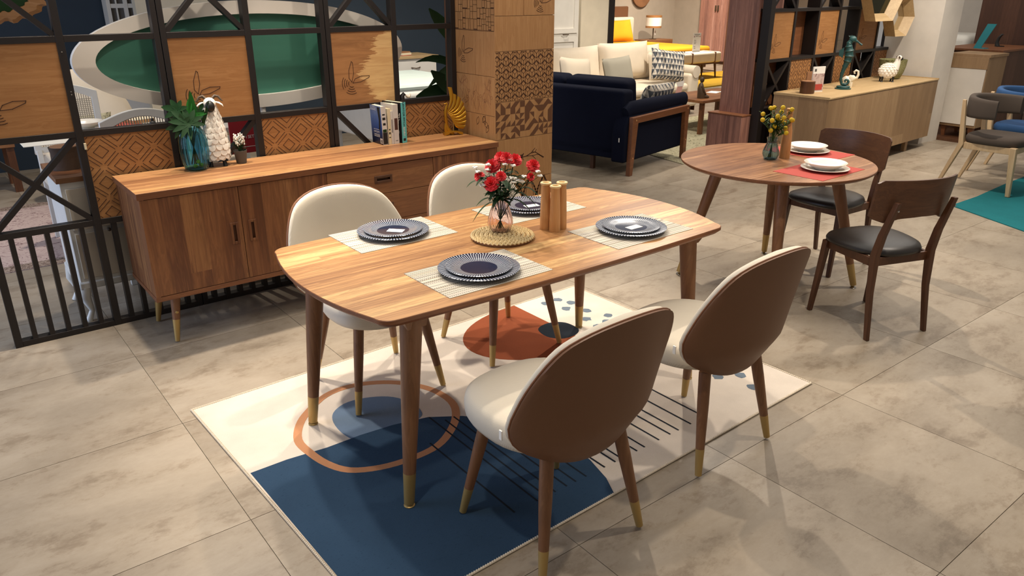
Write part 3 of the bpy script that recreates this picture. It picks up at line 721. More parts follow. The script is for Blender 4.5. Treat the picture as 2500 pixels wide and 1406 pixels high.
for k, (bx, bz) in enumerate(blos):
    c = to_cam(bx, bz+.035, -.035+random.uniform(-.015, .015)); b = B()
    for j in range(5):
        a = j*1.257+k; b.sph((c.x+.0058*math.cos(a), c.y+.0058*math.sin(a), c.z+.002*math.sin(3*a)), (.0062, .0062, .0035), 8, 5)
    b.obj('white_blossom', 'whitepetal', bq, True)
    stems.tube([Vector((c.x*.15, c.y*.15, .13)), Vector((c.x*.6, c.y*.6, .13+(c.z-.13)*.55)), c], .0009, 5)
for k in range(75):
    a = random.uniform(0, 6.28); h = random.uniform(.13, .235); r = (h-.11)*random.uniform(.05, .62)
    leaf_blade(lv, (r*math.cos(a), r*math.sin(a), h), (math.cos(a), math.sin(a), random.uniform(.1, 1.2)), random.uniform(.04, .065), random.uniform(.007, .012), random.uniform(.2, .9))
for hx, hz, dx, ln in ((-.03, .13, -1, .085), (-.04, .145, -.8, .06), (.04, .14, .8, .09), (.05, .17, 1, .10), (.09, .19, 1, .07), (-.09, .215, -.9, .045)):
    p = to_cam(hx, hz, -.02); leaf_blade(lv, p, to_cam(dx, -.25 if hz < .14 else .15, -.2), ln, .0085, .7)
stems.obj('stems', 'leafdark', bq, True); lv.obj('foliage', 'leafdark', bq, True, kind='stuff')

# three turned candle holders
ch0 = None
for x, y, h, la in ((2.001, 2.334, .196, 'left-rear'), (2.012, 2.286, .190, 'front'), (2.058, 2.298, .196, 'right-rear')):
    t = thing('candle_holder', 'wooden bottle-shaped candle holder, %s one of the trio beside the pink vase' % la, 'candle holder', (x, y, TT), 0, 'wooden candle holders on the long table')
    t.location = (x, y, TT)
    B().lathe([(0, 0), (.0225, 0), (.0232, .004), (.0225, .06), (.0205, .12), (.0180, h-.008), (.0185, h-.006), (0, h-.006)], 28).obj('body', 'pine', t, True)
    B().lathe([(0, h-.006), (.019, h-.006), (.0238, h-.001), (.0240, h+.001), (.0225, h+.004), (.0145, h+.0045), (.012, h-.004), (0, h-.004)], 28).obj('candle_cup', plain('pale_turned_rim', 'e3c795', .5), t, True)

# ================================================================= round table
RX, RY, RR = 3.96, 2.54, .55
rt = thing('round_table', 'round walnut-topped table on splayed legs behind the long table', 'table', (RX, RY, 0))
b = B(); b.lathe([(0, TT-.024), (RR-.02, TT-.024), (RR-.002, TT-.012), (RR, TT-.003), (RR-.002, TT), (0, TT)], 96)
o = b.obj('tabletop', ['walnut_round', 'walnut_edge'], rt, True, ang=25)
for f in o.data.polygons: f.material_index = 0 if f.normal.z > .8 else 1
for a in (0, PI/2):
    bb = B().at(0, 0, 0, PI/4-.12+a).box(-.31, .31, -.016, .016, TT-.07, TT-.024); bb.obj('cross_rail', 'walnut_edge', rt, bevel=.002)
for fx, fy in ((4.427, 2.841), (4.298, 2.119), (3.545, 2.18), (3.645, 2.93)):
    f = (fx-RX, fy-RY, .018); k = .62; t = ((fx-RX)*k, (fy-RY)*k, TT-.024)
    leg = B().tube([lerp(f, t, .19), lerp(f, t, .55), lerp(f, t, .95), t], [.022, .030, .037, .037], 22).obj('leg', 'legwood', rt, True)
    B().tube([f, lerp(f, t, .19)], [.018, .0222], 22).obj('foot_cap', 'brass', leg, True, label='brass sleeve at the foot of the leg')
    B().lathe([(.018, 0), (.019, .003), (.011, .009), (.006, .011), (.006, .019)], 16, (f[0], f[1], 0.0005)).obj('levelling_foot', 'chrome', leg, True)
for pts, la in ((((3.699, 2.079), (4.124, 2.09), (4.149, 2.403), (3.705, 2.379)), 'nearer'), (((4.165, 2.53), (4.27, 2.235), (4.50, 2.335), (4.42, 2.70)), 'farther')):
    pass
def redmat(cx, cy, rz, w, d, la):
    o = B().box(-w/2, w/2, -d/2, d/2, 0, .0014).obj('placemat', 'redmat'); o.location = (cx, cy, TT+.0002); o.rotation_euler = (0, 0, rz)
    tg(o, 'red cloth placemat at the %s place of the round table' % la, 'placemat', 'red placemats on the round table')
redmat(3.918, 2.236, .02, .44, .30, 'nearer'); redmat(4.325, 2.555, PI/2+.02, .44, .30, 'farther')
bowl0 = pl0 = None
for x, y, la in ((3.950, 2.222, 'nearer'), (4.325, 2.565, 'farther')):
    if pl0 is None:
        pl0 = o = B().lathe(plate_prof(.130, .08, .013), 56).obj('dinner_plate', 'ceramic', None, True, ang=50)
        bowl0 = q = B().lathe([(0, .0), (.055, 0), (.058, .004), (.085, .018), (.112, .036), (.1145, .039), (.111, .0395), (.083, .022), (.055, .008), (0, .007)], 56).obj('soup_bowl', 'ceramic', None, True, ang=50)
    else: o = pl0.copy(); C.objects.link(o); q = bowl0.copy(); C.objects.link(q)
    o.location = (x, y, TT+.0018); q.location = (x, y, TT+.0018+.0062)
    tg(o, 'flat white plate on the red placemat at the %s place of the round table' % la, 'plate', 'white plates on the round table')
    tg(q, 'white soup bowl on the white plate at the %s place of the round table' % la, 'bowl', 'white bowls on the round table')
# vase with yellow balls
gv = thing('glass_vase', 'small blue-green fluted glass vase with brown cord on the round table', 'vase', (3.965, 2.585, TT))
b = B(); b.loft(ribbed([(.030, 0), (.038, .006), (.047, .032), (.045, .050), (.034, .080), (.0255, .102), (.0265, .112), (.032, .128)], amp=.05), True, True)
b.obj('body', 'smokeglass', gv, True, ang=60)
b = B(); b.tube([(.0275*math.cos(t), .0275*math.sin(t), .103) for t in [2*PI*k/20 for k in range(20)]], .0016, 6, closed=True)
c0 = Vector((.026, -.012, .103)); b.tube([c0, c0+Vector((.014, -.008, .004)), c0+Vector((.018, -.010, -.012)), c0+Vector((.010, -.006, -.03)), c0], .0012, 5); b.tube([c0, c0+Vector((.008, -.006, -.02)), c0+Vector((.010, -.008, -.055))], .0012, 5)
b.obj('cord', plain('brown_cord', '4b3020', .8), gv, True, label='brown cord tied round the neck')
yb = thing('flower_bouquet', 'bunch of yellow ball flowers in the blue-green vase on the round table', 'flowers', (3.965, 2.585, TT))
balls = [(.024, .272), (-.022, .258), (.004, .258), (-.058, .222), (-.072, .196), (-.032, .200), (.006, .220), (.012, .202), (.038, .240), (.040, .212), (.098, .252), (.078, .204), (.110, .190), (.044, .186), (.076, .168), (.070, .146), (.024, .148), (-.004, .160), (-.028, .140), (.062, .126)]
stems = B(); lv = B(); random.seed(21)
for k, (bx, bz) in enumerate(balls):
    c = to_cam(bx, bz+.035, random.uniform(-.06, .05))
    B().sph(tuple(c), .0135, 14, 10).obj('ball_flower', 'yellowball', yb, True)
    m = Vector((c.x*.3, c.y*.3, .12+(c.z-.12)*.4)); stems.tube([Vector((-c.x*.15, -c.y*.15, .01)), Vector((c.x*.05, c.y*.05, .12)), m, c], .0012, 5)
    for j in range(14):
        p = m.lerp(c, .05+.065*j); a = random.uniform(0, 6.28); leaf_blade(lv, p, (math.cos(a), math.sin(a), .9), random.uniform(.028, .05), .0036, .2)
stems.obj('stems', 'sprig', yb, True); lv.obj('foliage', 'sprig', yb, True, kind='stuff')
t = thing('wooden_bottle', 'tall turned wooden bottle standing behind the yellow flowers on the round table', 'bottle', (4.065, 2.555, TT))
B().lathe([(0, 0), (.030, 0), (.031, .004), (.029, .09), (.026, .16), (.019, .20), (.017, .235), (.0165, .262)], 28).obj('body', 'pine', t, True)
B().lathe([(.0165, .262), (.019, .264), (.019, .272), (.0165, .275), (.017, .281), (.0205, .285), (.0205, .291), (0, .293)], 28).obj('stopper', 'pine', t, True)

# ================================================================= dark walnut chairs with black seats (front = +y)
def make_wood_chair(label, g):
    t = thing('wooden_chair', label, 'chair', (0, 0, 0), 0, g)
    n = 40
    def so(a, bb, cy):
        out = []
        for k in range(n):
            c, s = math.cos(2*PI*k/n), math.sin(2*PI*k/n); x = a*math.copysign(abs(c)**.74, c); y = bb*math.copysign(abs(s)**.80, s)
            out.append((x*(1+.12*y/.2), cy+y))
        return out
    B().loft([[(x, y, z) for x, y in so(.215*k, .215*k, .02)] for k, z in ((.93, .428), (1.0, .436), (1.005, .448), (.97, .462), (.85, .474), (.6, .481), (.3, .484), (.02, .485))]).obj('seat', 'blackleather', t, True, ang=60)
    for sx in (-1, 1):  # front legs
        B().loft([[(sx*.198+x, .205+y, 0) for x, y in ((-.012, -.012), (.012, -.012), (.012, .012), (-.012, .012))], [(sx*.185+x, .165+y, .43) for x, y in ((-.018, -.018), (.018, -.018), (.018, .018), (-.018, .018))]]).obj('leg', 'darkwood', t, bevel=.004)
    for sx in (-1, 1):  # rear legs run up and lean back to carry the backrest
        c = [(sx*.188, -.225, 0, .013), (sx*.182, -.185, .25, .016), (sx*.180, -.172, .44, .020), (sx*.178, -.195, .56, .018), (sx*.176, -.252, .74, .014)]
        leg = B().loft([[(x+a*r*.8, y+bb*r, z) for a, bb in ((-1, -1), (1, -1), (1, 1), (-1, 1))] for x, y, z, r in c]).obj('leg', 'darkwood', t, bevel=.004, label='rear leg running up to the backrest')
        B().at(sx*.177, -.262, .70, 0, PI/2).lathe([(0, 0), (.005, 0), (.005, .003), (0, .004)], 12).obj('screw', 'chrome', leg, True)
    for y, w in ((.16, .17), (-.16, .165)):
        B().box(-w, w, y-.01, y+.01, .385, .43).obj('apron', 'darkwood', t, bevel=.002)
    for sx in (-1, 1): B().box(sx*.176-.01, sx*.176+.01, -.155, .15, .385, .43).obj('apron', 'darkwood', t, bevel=.002)
    # bent plywood backrest
    def pf(off):
        def g_(u, v):
            x = (u*2-1)*.245; zt = .845-.006*(2*u-1)**2; zb = .640-.022*math.exp(-((abs(2*u-1)-.72)/.16)**2)+.012*(1-abs(2*u-1))
            e = abs(2*u-1); k = max(0, (e-.93)/.07); zt -= .016*k*k; zb += .016*k*k
            z = zb+(zt-zb)*v; y = -.245-.16*(z-.70)+1.25*x*x+.5*abs(x)**3+off
            return (x, y, z)
        return g_
    nu, nv = 25, 8
    f0, f1 = pf(0), pf(.012); rings = []
    for i in range(nu):
        u = i/(nu-1); rings.append([f0(u, j/(nv-1)) for j in range(nv)]+[f1(u, j/(nv-1)) for j in reversed(range(nv))])
    B().loft(rings).obj('backrest', 'darkwood_back', t, True, ang=50)
    B().box(.172, .1865, -.06, -.02, .395, .418).obj('care_label', 'tag', t)
    return t
w0 = make_wood_chair('dark walnut chair with black seat pad on the near right of the round table', 'dark wooden chairs at the round table')
w0.location = (3.898, 1.830, 0); w0.rotation_euler = (0, 0, -.336)
dup(w0, (4.56, 2.50, 0), PI/2-.05, 'dark walnut chair with black seat pad behind the round table, partly hidden by it', 'dark wooden chairs at the round table')
# ================================================================= sideboard
SX0, SX1, SY0, SY1, ST = .738, 2.852, 3.785, 4.262, .81
sb = thing('sideboard', 'long low walnut sideboard with doors and drawers on short brass-tipped legs', 'sideboard', (0, 0, 0))
sb.location = ((SX0+SX1)/2, (SY0+SY1)/2, 0); ox, oy = -sb.location.x, -sb.location.y
def sbx(b, x0, x1, y0, y1, z0, z1): return b.box(x0+ox, x1+ox, y0+oy, y1+oy, z0, z1)
sbx(B(), SX0, SX1, SY0, SY1, ST-.032, ST).obj('top', ['walnut_sbtop', 'walnut_edge'], sb, bevel=.0015)
for f in sb.children[-1].data.polygons: f.material_index = 0 if f.normal.z > .8 else 1
for x0, x1 in ((SX0+.010, SX0+.030), (SX1-.030, SX1-.010)): sbx(B(), x0, x1, SY0+.004, SY1-.004, .285, ST-.032).obj('side_panel', 'walnut_side', sb)
sbx(B(), SX0+.006, SX1-.006, SY0+.002, SY1-.002, .262, .285).obj('bottom_panel', 'walnut_edge', sb, bevel=.001)
sbx(B(), SX0+.03, SX1-.03, SY1-.016, SY1-.006, .285, ST-.032).obj('back_panel', 'walnut_edge', sb)
sbx(B(), SX0+.03, SX1-.03, SY0+.028, SY0+.034, .285, ST-.032).obj('carcass_front', 'dark', sb)
def cut_front(x0, x1, z0, z1, hx0, hx1, hz0, hz1, name, mat, lab=None):
    """front board with a recessed pull cut through it"""
    b = B(); y0, y1 = SY0+.005, SY0+.024
    for a in ((x0, hx0, z0, z1), (hx1, x1, z0, z1), (hx0, hx1, z0, hz0), (hx0, hx1, hz1, z1)): sbx(b, a[0], a[1], y0, y1, a[2], a[3])
    d = b.obj(name, mat, sb)
    b = B(); w_ = .008
    for a in ((hx0-w_, hx0+.006, hz0-w_, hz1+w_), (hx1-.006, hx1+w_, hz0-w_, hz1+w_), (hx0+.006, hx1-.006, hz0-w_, hz0+.006), (hx0+.006, hx1-.006, hz1-.006, hz1+w_)): sbx(b, a[0], a[1], y0-.004, y0+.002, a[2], a[3])
    b.obj('pull_frame', 'walnut_side' if hz1-hz0 > .08 else 'darkwood_back', d, bevel=.002)
    b = B(); sbx(b, hx0, hx1, y0+.012, y0+.016, hz0, hz1); b.obj('recess', 'darkwood', d)
zt, zb = ST-.035, .288
cut_front(SX0+.012, 1.2095, zb, zt, 1.155, 1.182, .49, .588, 'door', 'walnut_side')
cut_front(1.2125, 1.690, zb, zt, 1.248, 1.275, .49, .588, 'door', 'walnut_side')
zs = [zb, .4485, .611, zt]
for k in range(3):
    c = (zs[k]+zs[k+1])/2; cut_front(1.693, 2.366, zs[k]+.0015, zs[k+1]-.0015, 1.985, 2.082, c-.012, c+.014, 'drawer', 'walnut_h')
cut_front(2.369, SX1-.012, zb, zt, 2.40, 2.427, .49, .588, 'door', 'walnut_side')
for fx, fy in ((.822, 3.86), (.815, 4.195), (2.775, 3.86), (2.775, 4.195)):
    sx = 1 if fx < 1.5 else -1; sy = 1 if fy < 4 else -1
    f = (fx+ox, fy+oy, .001); t = (fx+ox+sx*.035, fy+oy+sy*.03, .262); q = lerp(f, t, .46)
    leg = B().tube([q, t], [.0185, .026], 20).obj('leg', 'legwood', sb, True)
    B().tube([lerp(f, t, .02), q], [.0115, .0188], 20).obj('foot_cap', 'brass', leg, True, label='long brass sleeve of the leg')
    m = lerp(f, t, .62); B().at(m[0], m[1]-.021, m[2], 0, PI/2).lathe([(0, 0), (.008, 0), (.007, .004), (0, .006)], 14).obj('stud', 'brass', leg, True)
for x in (.85, 2.745): B().cyl((x+ox, 3.885+oy, .20), (x+ox, 4.17+oy, .20), .006, None, 10).obj('stretcher', 'legwood', sb, True)

# things on the sideboard
t = thing('glass_vase', 'tall teal fluted glass vase holding broad green leaves at the left end of the sideboard', 'vase', (1.128, 4.150, ST))
b = B(); b.loft(ribbed([(.040, 0), (.056, .010), (.066, .045), (.072, .10), (.070, .155), (.060, .195), (.048, .218), (.045, .226)], amp=.035, ribs=16, n=80), True, True); b.obj('body', 'tealglass', t, True, ang=60)
for k, (x, y, z) in enumerate([(-.008, -.014, .022), (.024, -.008, .022), (.010, -.010, .042)]):
    o = B().sph((0, 0, 0), .0115, 14, 10).obj('decorative_ball', 'lime', None, True); o.location = (1.128+x, 4.150+y, ST+z)
    tg(o, ('left', 'right', 'topmost')[k]+' one of the lime green balls at the bottom of the teal vase', 'ball', 'green balls inside the teal vase')
fo = thing('leaf_bunch', 'bunch of split philodendron leaves standing in the teal vase', 'plant', (1.128, 4.150, ST))
def split_leaf(name, c, nrm, up, R, mat, lobes=9, narrow=.16):
    """palmate leaf of long fingers spreading from c"""
    nrm = Vector(nrm).normalized(); up = Vector(up); up = (up-nrm*up.dot(nrm)).normalized(); s = up.cross(nrm)
    b = B()
    for k in range(lobes):
        a = (k/(lobes-1)-.5)*PI*1.5; d = up*math.cos(a)+s*math.sin(a); ln = R*(1-.28*abs(math.sin(a*.6)))
        leaf_blade(b, Vector(c)-d*.004, d+nrm*.1, ln, ln*narrow, .12, .12, side=d.cross(nrm))
    return b.obj(name, mat, fo, True)
def cp(px, pz, dy=0):   # local point seen px to the right and pz up
    r = Vector((.96, -.27, 0)); return r*px+Vector((0, 0, pz))+Vector((.27, .96, 0))*dy
NV = Vector((-.25, -.93, .25))
split_leaf('leaf', cp(-.005, .245, -.03), NV+Vector((.1, 0, .2)), cp(-.5, .6), .115, 'leaf', 9, .15)
split_leaf('leaf', cp(-.05, .31, 0), NV+Vector((-.2, 0, .1)), cp(-1, .45), .085, 'leaf', 7, .2)
split_leaf('leaf', cp(.00, .275, .0), NV, cp(.15, 1), .115, 'leaf2', 5, .13)
split_leaf('leaf', cp(.050, .285, .03), NV+Vector((.3, 0, 0)), cp(.45, .9), .080, 'leaf', 7, .13)
split_leaf('leaf', cp(-.035, .24, -.03), NV, cp(-.9, -.1), .09, 'leafdark', 7, .16)
b = B(); leaf_blade(b, cp(.02, .23, .01), cp(.02, 1), .17, .018, .0, .3, side=(1, -.2, 0)); b.obj('leaf', 'leaf2', fo, True)
b = B(); leaf_blade(b, cp(.06, .22, .0), cp(.35, 1), .14, .008, .0, .3, side=(1, -.2, 0)); leaf_blade(b, cp(.05, .22, .02), cp(.5, 1), .15, .006, .0, .3, side=(1, -.2, 0)); b.obj('leaf', 'leafdark', fo, True)
b = B()
for px_, pz_ in ((-.005, .245), (-.05, .31), (.0, .275), (.050, .285), (-.035, .24), (.02, .23)):
    b.tube([cp(-px_*.4, .03), cp(px_*.3, .18), cp(px_, pz_)], .003, 6)
b.obj('stems', 'leafdark', fo, True)

# tall white resin sheep, facing the room
def scales(b, surf, nu, nv, r, ph=.5, lift=.002, squash=1.0):
    """overlapping rounded tufts laid over the surface surf(u, v) -> point, normal"""
    for j in range(nv):
        for i in range(nu):
            u = (i+(j % 2)*ph+random.uniform(-.15, .15))/nu; v = (j+.5+random.uniform(-.12, .12))/nv
            p, n = surf(u, v); dn = Vector((0, 0, -1)); dn = (dn-n*dn.dot(n)); dn = dn.normalized() if dn.length > .01 else Vector((1, 0, 0)); s = n.cross(dn)
            k = r*random.uniform(.85, 1.15); vs = [tuple(p+n*lift*2.2+dn*k*.1)]
            m = 8
            for q in range(m):
                a = 2*PI*q/m; e = p+dn*k*math.cos(a)*squash+s*k*math.sin(a)*.95
                vs.append(tuple(e+n*(lift*1.6 if math.cos(a) > -.2 else -lift)))
            for q in range(m):
                a = 2*PI*q/m; e = p+dn*k*1.02*math.cos(a)*squash+s*k*math.sin(a)*.97; vs.append(tuple(e-n*lift*1.5))
            fs = [(0, 1+q, 1+(q+1) % m) for q in range(m)]+[(1+q, 1+m+q, 1+m+(q+1) % m, 1+(q+1) % m) for q in range(m)]
            b.add(vs, fs)
random.seed(9)
sh = thing('sheep_figurine', 'tall white resin sheep with black face between the teal vase and small potted plant', 'figurine', (1.252, 4.190, ST), -.28)
prof = [(.062, .062, .050), (.070, .068, .062), (.072, .068, .10), (.066, .062, .15), (.058, .054, .20), (.048, .045, .245), (.036, .036, .285), (.030, .032, .31), (.012, .012, .322)]
def bodyr(v):
    z = v*(len(prof)-1); i = min(int(z), len(prof)-2); f = z-i; return [prof[i][k]*(1-f)+prof[i+1][k]*f for k in range(3)]
def bodyp(u, v):
    rx, ry, z = bodyr(v); a = 2*PI*u; n = Vector((math.cos(a)/rx, math.sin(a)/ry, 0)).normalized(); n.z = .15
    return Vector((rx*math.cos(a), ry*math.sin(a)-.012*v, z)), n.normalized()
b = B(); b.loft([[tuple(bodyp(k/28, j/10)[0]) for k in range(28)] for j in range(11)]); scales(b, bodyp, 12, 13, .0215, lift=.0006); b.obj('fleece_body', 'ceramic', sh, True, ang=50, label='white body modelled with overlapping tufts of wool')
hd = B().sph((0, -.022, .330), (.032, .036, .031), 20, 14).obj('head', 'ceramic', sh, True)
B().sph((0, -.052, .318), (.0235, .026, .030), 18, 12).obj('face', 'dark', hd, True, label='glossy black face')
for s in (-1, 1):
    B().tube([(s*.026, -.018, .338), (s*.046, -.024, .332), (s*.060, -.026, .322), (s*.066, -.027, .312)], [.006, .0105, .008, .002], 10, .5).obj('ear', 'ceramic', hd, True)
    B().tube([(s*.014, -.012, .352), (s*.030, -.004, .366), (s*.048, -.006, .362), (s*.058, -.012, .346), (s*.068, -.018, .340)], [.008, .0085, .007, .005, .0015], 10).obj('horn', 'bronze', hd, True)
    for y in (-.034, .036): B().tube([(s*.034, y, .055), (s*.034, y, .02), (s*.036, y-.003, .004), (s*.036, y-.004, 0)], [.012, .0085, .012, .0125], 10).obj('leg', 'dark', sh, True)
# small pot of white lavender
pt = thing('potted_plant', 'small grey pot of white-tipped lavender beside the sheep on the sideboard', 'plant', (1.372, 4.165, ST))
B().lathe([(0, 0), (.0255, 0), (.0262, .002), (.0345, .066), (.0352, .070), (.0325, .070), (.0305, .060), (0, .060)], 28).obj('pot', 'pot', pt, True)
b = B(); wh = B()
for k in range(70):
    a = random.uniform(0, 6.28); r = random.uniform(0, .02); el = random.uniform(.3, 2.5); leaf_blade(b, (r*math.cos(a), r*math.sin(a), .06+random.uniform(0, .05)), (math.cos(a), math.sin(a), el), random.uniform(.02, .045), .0022, .1)
for k in range(6):
    a = k*1.05; x, y = .016*math.cos(a), .016*math.sin(a); b.tube([(x*.4, y*.4, .06), (x*1.3, y*1.3, .135)], .0012, 5)
    o = B()
    for j in range(16):
        q = random.uniform(0, 6.28); h = .10+.052*j/16; o.sph((x*(1+h*3)+.006*math.cos(q), y*(1+h*3)+.006*math.sin(q), h+.008*(k % 2)), (.0042, .0042, .0055), 6, 5)
    o.obj('flower_spike', 'whitepetal', pt, True)
b.obj('foliage', 'leaf', pt, True, kind='stuff')
# books (spines to the room)
def book(x, w, h, d, y, cover, spine, label, ry=0, pages='paper'):
    t = thing('book', label, 'book', (x, y, ST), 0, 'books standing on the sideboard'); t.rotation_euler = (0, ry, .0)
    c = .0016
    B().box(c, w-c, c*1.2, d-.003, .002, h-.003).obj('pages', pages, t)
    b = B(); b.box(0, c, 0, d, 0, h); b.box(w-c, w, 0, d, 0, h); b.obj('cover', cover, t)
    B().box(0, w, -.0004, c, 0, h).obj('spine', spine, t, bevel=.0006)
    return t
grad = N('blue_gradient_jacket'); _co = grad.coord(False); _s = grad.n('SeparateXYZ'); grad.set(_s.inputs[0], _co)
grad = grad.done(grad.mix(grad.noise(_co, 14, 3), grad.ramp(grad.math('MULTIPLY', _s.outputs[2], 4.6), [(0, '0f1220'), (.22, '141a38'), (.5, '2c4f9a'), (.78, '5c7bb4'), (1, '8d9fb8')]), grad.ramp(_s.outputs[2], [(0, '0f1220'), (.2, '1e3f84')])), .35); M['grad'] = grad
M['bk_cream'] = plain('cream_book_cloth', 'd6c7a4', .6); M['bk_grey'] = plain('grey_white_book_jacket', 'cfc8c0', .5); M['bk_black'] = plain('black_book_jacket', '141315', .45); M['bk_teal'] = plain('turquoise_book_spine', '5fb7b5', .5); M['bk_pic'] = plain('dark_brown_print', '4a2a22', .6)
def sp_box(t, x0, x1, z0, z1, mat, name='print', y=-.0008): return B().box(x0, x1, y, y+.0004, z0, z1).obj(name, mat, t)
k1 = book(2.232, .034, .232, .135, 4.130, 'grad', 'bk_grey', 'blue jacketed book at the left of the row with a barcode on its back cover', -.03)
sp_box(k1, .002, .032, .004, .075, 'bk_black'); sp_box(k1, .008, .026, .118, .132, 'black_text'); sp_box(k1, .007, .027, .150, .165, 'black_text'); sp_box(k1, .008, .026, .178, .186, 'black_text'); sp_box(k1, .004, .030, .076, .094, 'leafdark')
b = B()
for z in (.045, .052, .059, .070, .077, .088): b.box(-.0006, -.0002, .035, .105, z, z+.0016)
for z in (.205, .213, .222): b.box(-.0006, -.0002, .06, .13, z, z+.0014)
b.obj('printed_text', 'white_text', k1, kind='stuff')
B().box(-.0006, -.0002, .006, .034, .008, .038).obj('barcode_patch', 'bk_grey', k1)
b = B()
for k in range(9): b.box(-.0009, -.0005, .009+k*.0024, .0100+k*.0024, .012, .03)
b.obj('barcode', 'black_text', k1, kind='stuff')
B().prism([(.012, .225), (.045, .225), (.032, .15), (.04, .09), (.024, .088), (.012, .15)], -.0008, -.0003, 'yz').obj('printed_figure', 'bk_black', k1)
k2 = book(2.269, .020, .215, .130, 4.128, 'bk_cream', 'bk_cream', 'thin cream hardback second in the row with dark specks on its spine')
for z0, z1 in ((.062, .075), (.04, .046), (.086, .094)): sp_box(k2, .005, .015, z0, z1, 'black_text')
k3 = book(2.290, .015, .200, .130, 4.128, 'bk_cream', 'bk_grey', 'thin pale book third in the row, the shortest of them')
sp_box(k3, .005, .010, .07, .15, 'pot')
k4 = book(2.306, .034, .238, .150, 4.124, 'bk_grey', 'bk_grey', 'thick pale book in the middle of the row with a brown picture on its spine')
sp_box(k4, .006, .028, .085, .155, 'bk_pic'); text('lettering', 'reel', .011, (.017, -.001, .020), (PI/2, 0, 0), 'pot', k4)
k5 = book(2.358, .040, .246, .165, 4.118, 'bk_black', 'bk_teal', 'black jacketed book with turquoise spine at the right end of the row')
text('lettering', 'ELEVATOR PITCH', .0205, (.020, -.0012, .178), (PI/2, PI/2, 0), 'black_text', k5, sx=.95)
for q in range(7): sp_box(k5, .013, .027-.004*(q % 2), .044+q*.008, .0475+q*.008+.001*(q % 3), 'bk_grey')
sp_box(k5, .010, .030, .012, .028, 'black_text'); k5.rotation_euler = (0, 0, .24)
for s_, z in (('and', .165), ('AY', .130), ('ch', .070)): text('lettering', s_, .042, (-.0008, .040, z), (PI/2, 0, -PI/2), 'white_text', k5)
# golden bird
gb = thing('bird_sculpture', 'golden bird sculpture with fanned feathers at the right end of the walnut sideboard', 'sculpture', (2.768, 4.170, ST), -.3)
B().loft([[(x, y, .012+.010*(1-(x/.06)**2)-.022*0+dz) for y, dz in ((-.022, -.012 if abs(x) > .03 else -.004), (.022, -.012 if abs(x) > .03 else -.004), (.022, .004), (-.022, .004))] for x in [-.062+.0124*k for k in range(11)]]).obj('base', 'gold', gb, True, ang=50)
B().cyl((.005, 0, .014), (.005, 0, .115), .0022, None, 8).obj('rod', 'brass', gb, True)
b = B()
root = Vector((-.035, 0, .150))
for k in range(11):
    a = math.radians(82-14.5*k) if k < 9 else math.radians(82-14.5*k)
    ln = (.155, .125, .125, .12, .112, .108, .10, .10, .10, .115, .125)[k]
    base_ = root+Vector((.004*k, .0, -.006*k)) if k < 9 else root+Vector((0, 0, -.04))
    if k == 9: a = math.radians(-72)
    if k == 10: a = math.radians(-84)
    d = Vector((math.cos(a), 0, math.sin(a))); nrm = Vector((-math.sin(a), 0, math.cos(a)))
    rings = []
    for i in range(9):
        t = i/8; c = base_+d*ln*t+nrm*.022*math.sin(PI*t)*-.9; wd = .004+.0135*t*(1 if t < .85 else .75); th = .0025+.004*math.sin(PI*t)
        rings.append([tuple(c+nrm*wd*math.cos(q)+Vector((0, 1, 0))*th*math.sin(q)+Vector((0, -.008*k*0, 0))) for q in [2*PI*j/8 for j in range(8)]])
    b.loft(rings)
b.obj('feathers', 'gold', gb, True, ang=50)
B().tube([(-.036, 0, .03), (-.046, 0, .10), (-.048, 0, .15), (-.040, 0, .185), (-.034, 0, .196), (-.040, 0, .203), (-.056, 0, .200)], [.004, .010, .011, .008, .006, .0055, .0015], 10).obj('neck_and_head', 'gold', gb, True)

# ================================================================= lattice partition behind the sideboard
LY0, LY1 = 4.281, 4.335; PW = .034
lat = thing('lattice_partition', 'black steel lattice screen with oak panels standing behind the walnut sideboard', 'partition', (0, 0, 0)); lat.location = (1.5, 4.3, 0)
def lb(b, x0, x1, z0, z1, y0=LY0, y1=LY1): return b.box(x0-1.5, x1-1.5, y0-4.3, y1-4.3, z0, z1)
PX = [.170, .634, 1.085, 1.535, 1.985, 2.435, 2.865]; RZ = [.0, .578, 1.030, 1.478, 1.930, 2.38]
for k, x in enumerate(PX):
    if k in (2, 4):
        lb(B(), x-.030, x-.002, 0, 2.40).obj('post', 'black', lat, bevel=.001); lb(B(), x+.002, x+.030, 0, 2.40).obj('post', 'black', lat, bevel=.001)
    elif k in (0,):
        lb(B(), x-PW/2, x+PW/2, 0, .60).obj('post', 'black', lat, bevel=.001); lb(B(), x-PW/2, x+PW/2, .60, 2.40).obj('post', 'black', lat, bevel=.001)
    else: lb(B(), x-PW/2, x+PW/2, 0, 2.40).obj('post', 'black', lat, bevel=.001)
for k in range(6):
    a = PX[k]+(.03 if k in (2, 4) else PW/2); c = PX[k+1]-(.03 if k+1 in (2, 4) else PW/2)
    for j, z in enumerate(RZ):
        z0 = 0 if j == 0 else z-.015; lb(B(), a, c, z0, z0+.030, LY0+.001, LY1-.001).obj('bar', 'black', lat, bevel=.001)
    for q in range(1, 6):
        x = PX[k]+(PX[k+1]-PX[k])*q/6; lb(B(), x-.0115, x+.0115, .030, .563, LY0+.002, LY1-.004).obj('slat', 'black', lat)
